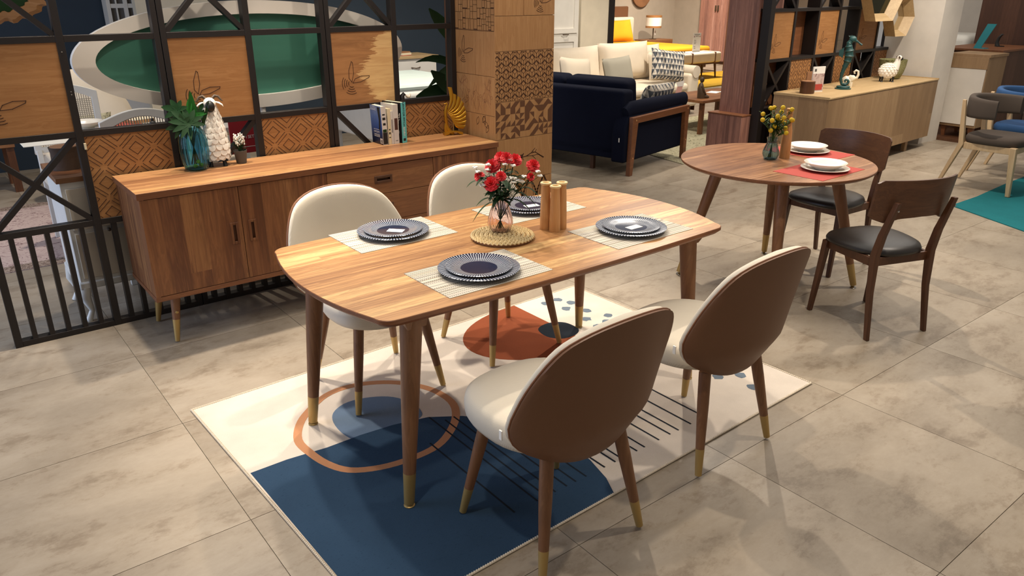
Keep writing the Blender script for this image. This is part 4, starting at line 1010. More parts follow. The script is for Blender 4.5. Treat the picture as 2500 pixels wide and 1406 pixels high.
def diag(k, j, d):
    a = PX[k]+(.03 if k in (2, 4) else PW/2); c = PX[k+1]-(.03 if k+1 in (2, 4) else PW/2); z0, z1 = RZ[j]+.015, RZ[j+1]-.015; w_ = .0125
    if d > 0: p = [(a, z0), (a+w_*1.4, z0), (c, z1-w_*1.4), (c, z1), (c-w_*1.4, z1), (a, z0+w_*1.4)]
    else: p = [(a, z1), (a, z1-w_*1.4), (c-w_*1.4, z0), (c, z0), (c, z0+w_*1.4), (a+w_*1.4, z1)]
    off = 0 if d > 0 else .0008
    B().prism([(x-1.5, z) for x, z in p], LY0-4.3+.004+off, LY1-4.3-.006, 'xz').obj('diagonal_bar', 'black', lat)
diag(0, 1, 1); diag(0, 1, -1); diag(2, 1, 1); diag(4, 1, -1)
for k in (0, 2, 4): diag(k, 3, 1); diag(k, 3, -1)
def butterfly(b, cx, cz, s, face, mir=1):
    def T(pts, a):
        ca, sa = math.cos(a), math.sin(a); return [(cx+mir*s*(x*ca-z*sa), cz+s*(x*sa+z*ca)) for x, z in pts]
    pet = [(.06, .0), (.16, .17), (.50, .26), (.90, .30), (1.30, .0), (1.0, -.06), (.45, -.06), (.16, -.03)]
    pet = [(.08, 0), (.28, .20), (.75, .25), (1.28, .12), (1.22, .03), (.6, -.08)]
    b.strip(T(pet, math.radians(82)),   .0034, face, True); b.strip(T(pet, math.radians(12)),   .0034, face, True)
    for a0, sgn in ((175, 1), (262, 1)):
        for r in (.22, .36, .50, .64):
            pts = [(r*math.cos(math.radians(t)), r*math.sin(math.radians(t))) for t in range(-30, 34, 9)]
            b.strip(T(pts, math.radians(a0)),   .0034, face)
def diamonds(b, x0, x1, z0, z1, face, px_=.168, pz_=.158, off=(.06, .02), wd=.0032):
    def clip(a, c):
        (ax, az), (bx, bz) = a, c; t0, t1 = 0, 1
        for p, q in ((-(bx-ax), ax-x0), (bx-ax, x1-ax), (-(bz-az), az-z0), (bz-az, z1-az)):
            if abs(p) < 1e-9:
                if q < 0: return None
            else:
                r = q/p
                if p < 0: t0 = max(t0, r)
                else: t1 = min(t1, r)
        if t1-t0 < .02: return None
        return (ax+(bx-ax)*t0, az+(bz-az)*t0), (ax+(bx-ax)*t1, az+(bz-az)*t1)
    for i in range(-1, 6):
        for j in range(-1, 8):
            cx = x0+off[0]+i*px_+(.5*px_ if j % 2 else 0); cz = z0+off[1]+j*pz_/2
            for k, g in ((.42, 0), (.86, .08)):
                hx, hz = px_/2*k, pz_/2*k; p = [(cx+hx, cz), (cx, cz+hz), (cx-hx, cz), (cx, cz-hz)]
                for m in range(4):
                    a, c = p[m], p[(m+1) % 4]
                    if g: a, c = (a[0]+(c[0]-a[0])*g, a[1]+(c[1]-a[1])*g), (c[0]+(a[0]-c[0])*g, c[1]+(a[1]-c[1])*g)
                    s_ = clip(a, c)
                    if s_: b.strip(s_, wd, face)
def panel(k, j, kind):
    a = PX[k]+(.03 if k in (2, 4) else PW/2); c = PX[k+1]-(.03 if k+1 in (2, 4) else PW/2); z0, z1 = RZ[j]+.015, RZ[j+1]-.015; yf = LY0+.008
    m = {'w': 'oak_h', 'd': 'oak_h', 's': 'oak_spalted'}[kind]
    if kind == 's':
        o = B().box(-(c-a)/2, (c-a)/2, 0, .018, z0, z1).obj('oak_panel', m, lat); o.location = ((a+c)/2-1.5, yf-4.3, 0)
    else: o = lb(B(), a, c, z0, z1, yf, yf+.018).obj('oak_panel', m, lat)
    sh_ = 0 if kind != 's' else -(a+c)/2
    face = (lambda u, v, h: (u+sh_, yf*(0 if kind == 's' else 1)-h-.0002 if kind == 's' else yf-4.3-h-.0002, v)) if kind == 's' else (lambda u, v, h: (u-1.5, yf-4.3-h-.0002, v))
    b = B()
    if kind == 'd': diamonds(b, a+.004, c-.004, z0+.004, z1-.004, face); b.obj('carved_diamonds', 'engrave', o, kind='stuff')
    else: butterfly(b, a+(.115 if k else .135), z0+.125, .098, face); b.obj('butterfly_emblem', 'engrave', o)
panel(0, 2, 'w'); panel(2, 2, 'w'); panel(4, 2, 's'); panel(1, 1, 'd'); panel(3, 1, 'd'); panel(5, 1, 'd')
for z, x in ((1.42, .632), (1.235, .636), (1.222, .636)): B().at(x-1.5, LY0-4.3, z, 0, PI/2).lathe([(0, 0), (.0035, 0), (.003, .0015), (0, .002)], 8).obj('screw', 'chrome', lat, True)
lb(B(), .643, .653, .955, .985, LY0-.012, LY0).obj('magnet_catch', 'bk_cream', lat)

# ================================================================= clad pillar
QX0, QX1, QY0, QY1 = 2.885, 3.362, 3.865, 4.42
pil = thing('clad_pillar', 'square pillar clad in carved oak tiles at the right end of the sideboard', 'pillar', (0, 0, 0)); pil.location = (3.12, 4.14, 0)
def pbx(b, x0, x1, y0, y1, z0, z1): return b.box(x0-3.12, x1-3.12, y0-4.14, y1-4.14, z0, z1)
pbx(B(), QX0+.008, QX1-.008, QY0+.008, QY1, 0, 2.4).obj('core', 'engrave_dark', pil)
def fface(u, v, h): return (u-3.12, QY0-4.14-h-.0001, v)
def lface(u, v, h): return (QX0-3.12-h-.0001, u-4.14, v)
g_ = .0012
def ftile(x0, x1, z0, z1): return pbx(B(), x0+g_, x1-g_, QY0, QY0+.008, z0+g_, z1-g_).obj('oak_tile', 'oak_v', pil, bevel=.0008)
def ltile(y0, y1, z0, z1): return pbx(B(), QX0, QX0+.008, y0+g_, y1-g_, z0+g_, z1-g_).obj('oak_tile', 'oak_v', pil, bevel=.0008)
X0, X1 = QX0, QX1
fz = [0, .26, .525, .800, 1.036, 1.340, 1.545]
T_ = [ftile(X0, X1, fz[i], fz[i+1]) for i in range(6)]
ftile(X0, 3.111, 1.545, 1.80); tb = ftile(3.111, X1, 1.545, 1.80); ftile(X0, X1, 1.80, 2.1); ftile(X0, X1, 2.1, 2.4)
b = B(); butterfly(b, 3.245, 1.615, .08, fface); b.obj('butterfly_emblem', 'engrave', tb)
# cube columns
b = B(); px_, pz_ = .0695, .078; x0, x1, z0, z1 = X0+.006, X1-.006, 1.040, 1.336
def seg(p, q, w=.0032):
    ax, az = p; bx, bz = q
    if min(ax, bx) < x0 or max(ax, bx) > x1 or max(az, bz) > z1 or min(az, bz) < z0:
        ts = [0, 1]
        for d, a, lo, hi in ((bx-ax, ax, x0, x1), (bz-az, az, z0, z1)):
            if abs(d) > 1e-9:
                t = sorted(((lo-a)/d, (hi-a)/d)); ts = [max(ts[0], t[0]), min(ts[1], t[1])]
            elif a < lo or a > hi: return
        if ts[1]-ts[0] < .02: return
        p, q = (ax+(bx-ax)*ts[0], az+(bz-az)*ts[0]), (ax+(bx-ax)*ts[1], az+(bz-az)*ts[1])
    b.strip([p, q], w, fface)
for i in range(-1, 9):
    for j in range(-1, 6):
        cx = x0+.012+i*px_; cz = z0+.02+j*pz_+0; cz += 0
        for (ox_, oz_) in ((0, 0), (px_/2, pz_/2)):
            a, c = cx+ox_, cz+oz_; w_, h_ = .0165, .0165
            seg((a, c+h_), (a+w_, c)); seg((a+w_, c), (a, c-h_)); seg((a, c-h_), (a-w_, c)); seg((a-w_, c), (a, c+h_))
            seg((a-w_-.004, c+.001), (a-w_-.004, c-.028)); seg((a+w_+.004, c+.001), (a+w_+.004, c-.028)); seg((a, c-h_), (a, c-.045))
            seg((a-w_-.004, c-.028), (a, c-.045)); seg((a+w_+.004, c-.028), (a, c-.045)); seg((a-w_-.004, c+.001), (a, c+h_+.006)); seg((a+w_+.004, c+.001), (a, c+h_+.006))
b.obj('carved_cubes', 'engrave', T_[4], kind='stuff')
# triangle inlay
random.seed(14); b = B(); n_, m_ = 12, 6; cw, chh = (X1-X0-.008)/n_, (1.036-.800-.006)/m_
for i in range(n_):
    for j in range(m_):
        if random.random() < .12: continue
        xa, za = X0+.004+i*cw, .803+j*chh; q = [(xa, za), (xa+cw, za), (xa+cw, za+chh), (xa, za+chh)]; r = random.choice([0, 1, 2, 3, 0, 2])
        tri = [q[r], q[(r+1) % 4], q[(r+2) % 4]]
        if random.random() < .12: tri = q
        b.add([fface(*p, .0006) for p in tri], [tuple(range(len(tri)))])
b.obj('inlaid_triangles', 'engrave_dark', T_[3], kind='stuff')
# branch with birds
b = B()
b.strip([(2.99, .655), (3.03, .668), (3.07, .660), (3.10, .668), (3.14, .672), (3.18, .688), (3.215, .690), (3.25, .668), (3.285, .645)], .006, fface)
for p in ([(3.14, .672), (3.19, .668), (3.24, .672), (3.29, .648)], [(3.18, .688), (3.20, .706), (3.212, .716)], [(3.215, .690), (3.225, .706)], [(3.2, .69), (3.19, .70)], [(3.07, .66), (3.06, .682)], [(3.03, .668), (3.022, .688)], [(3.19, .668), (3.21, .652), (3.22, .640)], [(3.10, .668), (3.115, .650)]): b.strip(p, .004, fface)
for x, z in ((3.095, .676), (2.925, .700)):
    b.add([fface(x+.016*math.cos(t)*(1+.3*math.sin(t)), z+.011*math.sin(t), .0006) for t in [2*PI*k/12 for k in range(12)]], [tuple(range(12))]); b.strip([(x-.01, z-.004), (x-.024, z-.02)], .007, fface); b.strip([(x+.012, z+.008), (x+.02, z+.014)], .008, fface)
b.obj('engraved_branch', 'engrave', T_[2], kind='stuff')
# ogee bands
b = B()
for cx in (2.93, 3.05, 3.17, 3.29):
    for s in (-1, 1):
        for off, w_ in ((.0, .012), (.022, .004)):
            pts = [(cx+s*(.050-off)*math.sin(PI*k/12)**1.3*(1-.2*math.cos(PI*k/12))+s*.004, .27+.25*k/12) for k in range(13)]; b.strip([p for p in pts if X0+.004 < p[0] < X1-.004], w_, fface)
for cx in (2.99, 3.11, 3.23):
    b.add([fface(cx+.009*math.cos(t), .40+.012*math.sin(t), .0006) for t in [2*PI*k/10 for k in range(10)]], [tuple(range(10))])
b.obj('carved_ogees', 'engrave_dark', T_[1], kind='stuff')
# left face: tiles and their carvings
L0 = ltile(QY0, QY1-.13, 0, .60); L1 = ltile(QY0, QY1-.13, .60, .950); L2 = ltile(QY0, QY1-.13, .950, 1.190)
ltile(QY0, 4.068, 1.190, 1.457); L3 = ltile(4.068, QY1-.13, 1.190, 1.457); L4 = ltile(QY0, QY1-.13, 1.457, 1.80); ltile(QY0, QY1-.13, 1.80, 2.4)
b = B(); butterfly(b, 4.20, 1.315, .085, lface, -1); b.obj('butterfly_emblem', 'engrave', L3)
b = B(); random.seed(4); z = 1.464
rows = 9
y0_, y1_ = QY0+.004, QY1-.135
def bricks(y0, y1, z0, z1, d):
    if d == 0 or (y1-y0 < .034 and z1-z0 < .045) or (d < 3 and random.random() < .12):
        b.strip([(y0, z0), (y1, z0), (y1, z1), (y0, z1)], .0018, lface, True)
        if random.random() < .12:
            b.add([lface(*p, .0005) for p in ((y0, z0), (y1, z0), (y1, z0+.006), (y0, z0+.006))], [(0, 1, 2, 3)])
        return
    if (y1-y0) > (z1-z0)*.8: m = y0+(y1-y0)*random.uniform(.35, .65); bricks(y0, m, z0, z1, d-1); bricks(m, y1, z0, z1, d-1)
    else: m = z0+(z1-z0)*random.uniform(.35, .65); bricks(y0, y1, z0, m, d-1); bricks(y0, y1, m, z1, d-1)
bricks(y0_, y1_, 1.462, 1.795, 7)
b.obj('carved_blocks', 'engrave', L4, kind='stuff')
b = B()
for k in range(46):
    y, z = random.uniform(y0_+.03, y1_-.03), random.uniform(.965, 1.14); a = random.uniform(.6, 2.3); pts = []
    for i in range(7):
        if not (y0_ < y < y1_ and .956 < z < 1.184): break
        pts.append((y, z)); y += .011*math.cos(a); z += .011*math.sin(a); a += random.uniform(-.5, .5)
    if len(pts) > 2: b.strip(pts, .0022, lface)
for k in range(9):
    y, z = random.uniform(y0_+.04, y1_-.04), random.uniform(1.0, 1.15); a = random.uniform(0, 3)
    for s in (-1, 1): b.strip([(y+.024*t*math.cos(a)-s*.010*math.sin(PI*t)*math.sin(a), z+.024*t*math.sin(a)+s*.010*math.sin(PI*t)*math.cos(a)) for t in [i/6 for i in range(7)]], .0022, lface)
b.obj('carved_flowers', 'cutwood', L2, kind='stuff')
b = B()
for y, z, a in ((4.21, .87, 1.2), (4.24, .85, 2.2), (4.00, .90, 2.2), (3.97, .89, 1.2), (3.94, .87, .8), (4.06, .88, 1.9), (3.96, .84, 2.0)):
    for s in (-1, 1): b.strip([(y+.055*t*math.cos(a)-s*.014*math.sin(PI*t)*math.sin(a), z+.055*t*math.sin(a)+s*.014*math.sin(PI*t)*math.cos(a)) for t in [i/8 for i in range(9)]], .0026, lface)
b.obj('engraved_leaves', 'engrave', L1, kind='stuff')
# ================================================================= room seen through the lattice
o = B().box(.55, 1.90, 8.96, 9.1, 0, 3).obj('wall_back', 'navy_wall'); tg(o, kind='structure')
o = B().box(2.62, 7.6, 8.9, 9.06, 0, 3).obj('wall_far', 'navy_wall'); tg(o, kind='structure')
o = B().box(1.90, 2.62, 8.2, 8.3, 0, 3).obj('wall_panel', 'cream_wall'); tg(o, kind='structure')
o = B().box(-1.2, .55, 8.96, 9.1, 0, 3).obj('wall_left', 'navy_wall'); tg(o, kind='structure')
dr = thing('paned_cabinet_door', 'white glazed cabinet with small panes against the dark blue wall, top left', 'cabinet', (1.93, 8.75, 0))
B().box(-.17, .17, .02, .18, 0, 2.3).obj('carcass', 'white', dr, bevel=.004)
b = B()
for x in (-.17, -.012, .135): b.box(x, x+.035, -.012, .02, 1.0, 2.3)
for z in (1.0, 1.26, 1.52, 1.78, 2.04): b.box(-.135, .135, -.008, .018, z, z+.04)
for x in (-.078, .076): b.box(x-.006, x+.006, -.004, .016, 1.0, 2.3)
b.obj('glazing_bars', 'white', dr)
for i, x in enumerate((-.135, .023)):
    for z in (1.04, 1.30, 1.56, 1.82): B().box(x, x+.123, .0165, .0195, z, z+.22).obj('pane', 'pot', dr)
# carved sunburst frame
sf = thing('carved_frame', 'carved wooden sunburst frame in the top left corner against the dark blue wall', 'wall decor', (.50, 4.98, 1.665))
random.seed(31); pts = []
for k in range(72):
    a = 2*PI*k/72; r = .205+.016*(k % 4 < 2)+random.uniform(-.006, .008); pts.append((r*1.0*math.cos(a), r*.62*math.sin(a)))
b = B(); n = len(pts); rings = []
for kk, yy in ((1, .01), (1, -.006), (.86, -.022), (.6, -.014), (.58, .01)): rings.append([(x*kk, yy, z*kk) for x, z in pts])
b.loft(rings, closed=True); b.obj('frame', 'oak_h', sf, True, ang=20)
B().prism([(x*.585, z*.585) for x, z in pts], -.004, .006, 'xz').obj('moss_centre', 'leafdark', sf)
# oval panel with white ring
ov = thing('oval_panel', 'large upright oval board, white ring round a green centre, behind the lattice', 'panel', (1.636, 4.50, 1.348))
b = B(); R = 90
def ell(a, c, y, k=0): return [(a*math.cos(2*PI*i/R), y, c*math.sin(2*PI*i/R)) for i in range(R)]
b.loft([ell(.945, .292, 0), ell(.945, .292, -.05), ell(.838, .222, -.05), ell(.838, .222, 0)], closed=True); b.obj('ring', 'white_wall', ov, True, ang=30)
b = B(); b.loft([ell(.842, .226, -.012), ell(.842, .226, -.002)]); b.obj('centre_board', 'green_board', ov)
B().cyl((.0, -.02, -.28), (.0, -.02, -1.34), .02, None, 10).obj('stand', 'white', ov, True)
B().box(-.3, .3, -.05, .05, -1.348, -1.33).obj('foot', 'white', ov)
# white cabinet with wooden top, tree stump on it
wc = thing('white_cabinet', 'narrow white cabinet with wooden top and curved legs behind the lattice, left', 'cabinet', (.70, 4.62, 0))
B().box(-.185, .30, -.205, .235, .225, .775).obj('body', 'white', wc, bevel=.003)
B().box(-.20, .31, -.225, .245, .775, .803).obj('top', 'walnut_h', wc, bevel=.003)
B().box(-.195, .305, -.215, .24, .19, .232).obj('base_moulding', 'white', wc, bevel=.008)
B().box(-.165, .28, -.212, -.205, .52, .74).obj('drawer_front', 'cream', wc, bevel=.003)
B().box(-.165, .28, -.212, -.205, .25, .50).obj('door', 'cream', wc, bevel=.003)
B().sph((.0, -.22, .50), .010, 10, 8).obj('knob', 'bronze', wc, True)
for x in (-.165, .275):
    for y in (-.185, .21):
        B().tube([(x, y, .20), (x-.012*(1 if x < 0 else -1), y, .14), (x+.008*(1 if x < 0 else -1), y, .06), (x-.018*(1 if x < 0 else -1), y, 0)], [.034, .028, .014, .018], 10).obj('leg', 'white', wc, True)
st = thing('tree_stump', 'short bark-covered tree stump standing on the white cabinet behind the lattice', 'stump', (.60, 4.64, .803))
b = B(); rg = []
random.seed(2); ph = [random.uniform(-.004, .004) for _ in range(26)]
for r, z in ((.074, 0), (.071, .03), (.069, .09), (.074, .118)): rg.append([((r+ph[k])*math.cos(2*PI*k/26), (r+ph[k])*math.sin(2*PI*k/26), z) for k in range(26)])
b.loft(rg); b.obj('trunk', 'bark', st, True); B().lathe([(0, 0), (.0655, 0), (.0655, .003), (0, .003)], 26, (0, 0, .1175)).obj('cut_face', 'cutwood', st)
# rugs on the floor behind
def flat_rug(name, poly, mat, border, label, wd=.12, h=.006):
    o = B().prism(poly, .0004, h).obj(name, mat); tg(o, label, 'rug')
    cx = sum(p[0] for p in poly)/len(poly); cy = sum(p[1] for p in poly)/len(poly)
    if border:
        inn = []
        for x, y in poly:
            d = math.hypot(x-cx, y-cy); inn.append((x+(cx-x)*wd*1.4/d, y+(cy-y)*wd*1.4/d))
        n = len(poly); b = B()
        for k in range(n):
            j = (k+1) % n; b.add([(*poly[k], h+.0006), (*poly[j], h+.0006), (*inn[j], h+.0006), (*inn[k], h+.0006)], [(0, 1, 2, 3)])
        b.obj('woven_border', border, o)
    return o
flat_rug('area_rug', [(-1.2, 5.585), (1.7, 5.585), (1.7, 7.42), (-1.2, 7.42)], 'vintage_pink', 'vintage_border', 'faded pink vintage rug with brown border on the floor behind the lattice', .17)
o = flat_rug('area_rug', [(-1.0, 9.62-.0), (.80, 9.62), (.80, 10.8), (-1.0, 10.8)], 'vintage_pink', None, 'far plain pinkish rug at the very left')
bpy.data.objects.remove(o)
# second dining table with its chairs
t2 = thing('dining_table', 'white dining table with plates and a red placemat seen through the lattice', 'table', (1.15, 5.35, 0))
B().box(-.42, .75, -.42, .42, .85, .882).obj('tabletop', 'white', t2, bevel=.004)
B().lathe([(0, 0), (.25, 0), (.24, .03), (.06, .06), (.05, .4), (.07, .8), (.15, .85), (0, .85)], 24, (.35, 0, 0)).obj('pedestal', 'white', t2, True)
o = B().box(-.24, .24, -.16, .16, 0, .0015).obj('placemat', 'redmat'); o.location = (.93, 5.42, .8822); tg(o, 'red cloth placemat on the white table behind the lattice', 'placemat')
o = B().box(-.55, .2, -.14, .12, 0, .003).obj('table_runner', 'whitepetal'); o.location = (1.0, 5.10, .8822); tg(o, 'white embossed table runner along the near edge of the white table', 'runner')
o = pl0.copy(); C.objects.link(o); o.location = (.84, 5.42, .8838); tg(o, 'flat white plate on the white table behind the lattice', 'plate'); del o['group']
o = bowl0.copy(); C.objects.link(o); o.location = (.84, 5.42, .890); tg(o, 'white soup bowl on the white table behind the lattice', 'bowl'); del o['group']
for x, y, w_, d_, h_, z, rz, la in ((.80, 5.02, .18, .07, .035, .8855, .1, 'long light wooden box at the near edge of the white table'), (1.04, 5.00, .12, .06, .022, .8855, -.1, 'short light wooden box right of the long one on the white table'), (1.18, 5.50, .15, .12, .02, .882, .3, 'flat light wooden box in the middle of the white table')):
    t = thing('wooden_box', la, 'box', (x, y, z), rz, 'wooden boxes on the white table'); B().box(-w_/2, w_/2, -d_/2, d_/2, 0, h_).obj('body', 'pine', t, bevel=.001); B().box(-w_/2-.001, w_/2+.001, -d_/2-.001, d_/2+.001, h_, h_+.004).obj('lid', 'paper', t)
def cane_chair(label, loc, rz, W=.46, top=1.02):
    t = thing('cane_chair', label, 'chair', loc, rz, 'white cane-backed chairs behind the lattice')
    n = 15; o_, i_ = [], []
    for k in range(n): x = -W/2+W*k/(n-1); o_.append((x, top+.06*math.cos(PI*x/W)))
    poly = [(-W/2, .62)]+o_+[(W/2, .62)]; inn = [(-W/2+.045, .66)]+[(x*.82, z-.045) for x, z in o_]+[(W/2-.045, .66)]
    b = B(); b.loft([[(x, -.22, z) for x, z in poly], [(x, -.25, z) for x, z in poly], [(x, -.25, z) for x, z in inn], [(x, -.22, z) for x, z in inn]], closed=True); b.obj('back_frame', 'white', t, bevel=.004)
    b = B()
    for k in range(1, 26):
        x = -W/2+.045+(W-.09)*k/26; b.box(x-.0025, x+.0025, -.238, -.234, .655, top+.035*math.cos(PI*x/W)-.02)
    for k in range(1, 24):
        z = .66+(top-.70)*k/24; b.box(-W/2+.04, W/2-.04, -.2335, -.2295, z-.0025, z+.0025)
    b.obj('cane_panel', 'rattan', t, kind='stuff')
    B().box(-W/2, W/2, -.23, .22, .44, .50).obj('seat', 'cream', t, bevel=.012)
    for x in (-W/2+.025, W/2-.025):
        B().box(x-.018, x+.018, -.25, -.215, 0, .64).obj('leg', 'white', t, bevel=.003); B().tube([(x, .2, 0), (x, .2, .44)], [.014, .022], 8).obj('leg', 'white', t, True)
    return t
cane_chair('white cane-backed chair on the far side of the white table, left', (.86, 6.02, 0), PI)
cane_chair('white cane-backed chair nearest the lattice, right of the plate on the white table', (1.06, 5.12, 0), 0, .46, .99)
cane_chair('white cane-backed chair behind the sheep figurine, beside the red sign', (1.75, 6.1, 0), .2, .46, .95)
# patterned cushion chair at far left
t = thing('armchair', 'white armchair with a grey patterned cushion behind the oval board, left', 'armchair', (1.16, 7.1, 0), PI)
B().box(-.36, .36, -.35, .35, .12, .44).obj('seat', 'cream', t, bevel=.03)
B().loft([[(.42*k*math.cos(a), y, .42+.66*max(0, math.sin(a))*k) for a in [PI*i/16 for i in range(17)]] for k, y in ((.9, -.35), (1, -.30), (1, -.24), (.9, -.2))]).obj('backrest', 'cream', t, True)
for x in (-.3, .3):
    for y in (-.3, .3): B().tube([(x, y, 0), (x, y, .13)], [.015, .022], 8).obj('leg', 'white', t, True)
o = pillow(B(), .34, .30, .12).obj('cushion', 'vintage_beige', None, True, ang=60); o.location = (1.12, 6.98, .62); o.rotation_euler = (.2, 0, .1); tg(o, 'grey and white patterned cushion on the white armchair', 'cushion')
# black cat-like figurine at the lattice bar
t = thing('figurine', 'tiny black figurine on the lattice bar left of the green leaves', 'figurine', (.985, 4.306, 1.045))
B().loft([[(r*math.cos(a), r*.7*math.sin(a), z) for a in [2*PI*k/12 for k in range(12)]] for r, z in ((.016, 0), (.014, .008), (.007, .014), (.009, .020), (.006, .028), (.001, .031))]).obj('body', 'dark', t, True)
t = thing('figurine', 'black figurine with a curved ivory horn on the lattice bar above the books', 'figurine', (2.492, 4.306, 1.045))
B().tube([(-.014, 0, 0), (-.012, 0, .02), (.0, 0, .034), (.012, -.002, .026)], [.018, .016, .012, .004], 10).obj('body', 'dark', t, True)
B().tube([(.010, -.006, .026), (.022, -.008, .016), (.034, -.008, .014), (.042, -.008, .024), (.042, -.008, .034)], [.006, .009, .009, .006, .002], 10).obj('horn', 'ivory', t, True)
# red sign
t = thing('sale_sign', 'red card sign with white lettering behind the lattice, right of the sheep', 'sign', (1.675, 4.72, .835), 0)
B().box(-.172, .10, -.004, .004, -.085, .15).obj('card', 'red', t)
text('lettering', 'M SETS', .0265, (-.052, -.0055, .012), (PI/2, 0, 0), 'white_text', t, sx=.95)
text('lettering', 'J', .026, (-.078, -.0055, .040), (PI/2, 0, 0), 'white_text', t)
B().box(-.15, .08, -.0050, -.0043, -.048, -.045).obj('printed_line', 'white_text', t)
B().box(-.01, .01, .004, .02, -.825, .05).obj('stand', 'black', t); B().box(-.1, .1, -.05, .08, -.835, -.825).obj('foot', 'black', t)
# low wooden bench behind the third bay and a piece of furniture in brown
t = thing('low_table', 'low dark wooden table behind the lattice, far left', 'table', (.36, 8.2, 0)); B().box(-.3, .3, -.25, .25, .40, .44).obj('tabletop', 'walnut_h', t, bevel=.004)
for x in (-.26, .26):
    for y in (-.2, .2): B().box(x-.03, x+.03, y-.03, y+.03, 0, .40).obj('leg', 'walnut_side', t)
# bed behind, right part
bd = thing('bed', 'white bed with mint mattress cover seen through the lattice beside the big leaves', 'bed', (3.95, 6.9, 0))
B().box(-.42, .62, -.55, .75, .30, .64).obj('bed_frame', 'white', bd, bevel=.02); B().box(-.40, .60, -.52, .70, .64, .80).obj('mattress', 'whitepetal', bd, bevel=.05)
B().box(-.40, .60, -.50, .70, .80, .86).obj('topper', 'mint', bd, bevel=.03)
for x in (-.38, .56):
    for y in (-.5, .7): B().box(x-.03, x+.03, y-.03, y+.03, 0, .30).obj('leg', 'white', bd)
ns = thing('nightstand', 'white nightstand with light wooden top behind the white bed', 'nightstand', (4.85, 8.3, 0))
B().box(-.28, .30, -.22, .22, .25, .93).obj('body', 'white', ns, bevel=.004); B().box(-.30, .32, -.25, .24, .93, .96).obj('top', 'oak_paletop', ns, bevel=.003)
dd = B().box(-.24, .26, -.232, -.22, .76, .90).obj('drawer', 'white', ns, bevel=.003); B().tube([(-.06, -.235, .83), (-.04, -.25, .825), (0, -.252, .82), (.04, -.25, .825), (.06, -.235, .83)], .006, 8).obj('handle', 'bronze', dd, True)
B().box(-.24, .26, -.232, -.22, .30, .73).obj('door', 'white', ns, bevel=.003)
for x in (-.24, .26):
    for y in (-.19, .19): B().box(x-.02, x+.02, y-.02, y+.02, 0, .25).obj('leg', 'white', ns)
t = thing('book', 'small red and cream book lying on the white nightstand', 'book', (4.78, 8.22, .96), .3); B().box(-.08, .08, -.06, .06, 0, .006).obj('cover', 'redmat', t); B().box(-.078, .078, -.058, .058, .006, .03).obj('pages', 'paper', t); B().box(-.06, .07, -.05, .05, .03, .045).obj('upper_book', 'cutwood', t)
t = thing('curtain_knob', 'white round curtain knob on the dark blue wall', 'knob', (5.02-.13, 8.875, 1.36)); B().at(0, 0, 0, 0, PI/2).lathe([(0, 0), (.03, 0), (.034, .012), (.012, .02), (0, .022)], 16).obj('disc', 'white', t, True); B().tube([(0, -.01, 0), (.03, -.02, -.06), (.06, -.02, -.08)], .01, 8).obj('hook', 'white', t, True)
# big leafed plant right
bp = thing('potted_plant', 'dark broad-leaved plant just behind the right end of the lattice', 'plant', (3.42, 5.05, 0))
B().lathe([(0, 0), (.12, 0), (.17, .34), (.155, .34), (.15, .30), (0, .30)], 24).obj('pot', 'pot', bp, True); B().tube([(0, 0, .28), (.02, 0, .8), (0, 0, 1.5)], [.02, .016, .01], 8).obj('stem', 'leafdark', bp, True)
random.seed(41)
for dx, dy, z, el, ln, wd, dr in ((-1, -.15, .86, .35, .42, .030, .35), (-1, -.3, .90, .9, .34, .05, .1), (-1, 0, 1.12, .75, .38, .030, .45), (-1, -.25, 1.10, .4, .30, .045, .6), (-.8, -.2, 1.28, .9, .36, .045, .1), (-.3, -.6, 1.0, .8, .36, .05, .3), (-.6, -.5, 1.2, .4, .30, .06, .8), (-.9, .1, .95, .15, .30, .055, .2), (-.5, .3, 1.3, 1, .3, .05, .3), (.8, .2, 1.1, .8, .4, .05, .4), (.6, -.5, 1.3, .8, .4, .05, .4), (-.4, -.4, .80, .3, .3, .05, .2)):
    b = B(); leaf_blade(b, (0, 0, z), (dx, dy, el), ln*1.25, wd*1.1, dr, .25, side=Vector((dx, dy, el)).cross(Vector((-.55, -.8, .25)))); b.obj('leaf', 'leafdark', bp, True)

# ================================================================= sofas behind the pillar
def sofa_frame(name, label, loc, rz): return thing(name, label, 'sofa', loc, rz)
ns_ = sofa_frame('sofa', 'dark navy velvet sofa with wooden arm frame, its back turned to us', (5.36, 5.03, 0), math.radians(12.5))
b = B(); b.box(.0, .20, .10, 2.1, .17, .80); b.obj('back_panel', 'navy', ns_, bevel=.035, bseg=4)
B().box(.0, 1.10, .12, 2.1, .15, .26).obj('base', 'navy', ns_, bevel=.01)
B().box(.18, 1.16, .18, 2.08, .26, .44).obj('seat_cushion', 'navy', ns_, bevel=.04, bseg=4)
B().loft([[(x, y, z) for x, z in ((-.055, .13), (-.06, .40), (-.04, .50), (.03, .575), (1.10, .575), (1.12, .50), (1.12, .13))] for y in (.030, .175)]).obj('arm_body', 'navy', ns_, bevel=.02, bseg=3)
B().tube([(.02, .085, .585), (.10, .085, .615), (.6, .085, .612), (1.20, .085, .608)], [.045, .055, .055, .050], 18, 1.5).obj('arm_pad', 'navy', ns_, True, ang=60)
for y0 in (.18, .93, 1.50):
    o = B().box(-.11, .11, y0, y0+(.74 if y0 < 1.4 else .55), -.22, .22).obj('back_cushion', 'navy', ns_, bevel=.055, bseg=4); o.location = (.31, 0, .66); o.rotation_euler = (0, -.14, 0)
b = B()
b.prism([(0.0, 0), (.055, 0), (.115, .50), (1.07, .50), (1.09, 0), (1.15, 0), (1.155, .562), (.015, .562)], -.015, .030, 'xz'); b.obj('arm_frame', 'walnut_edge', ns_, bevel=.004, label='wooden arm frame with two legs')
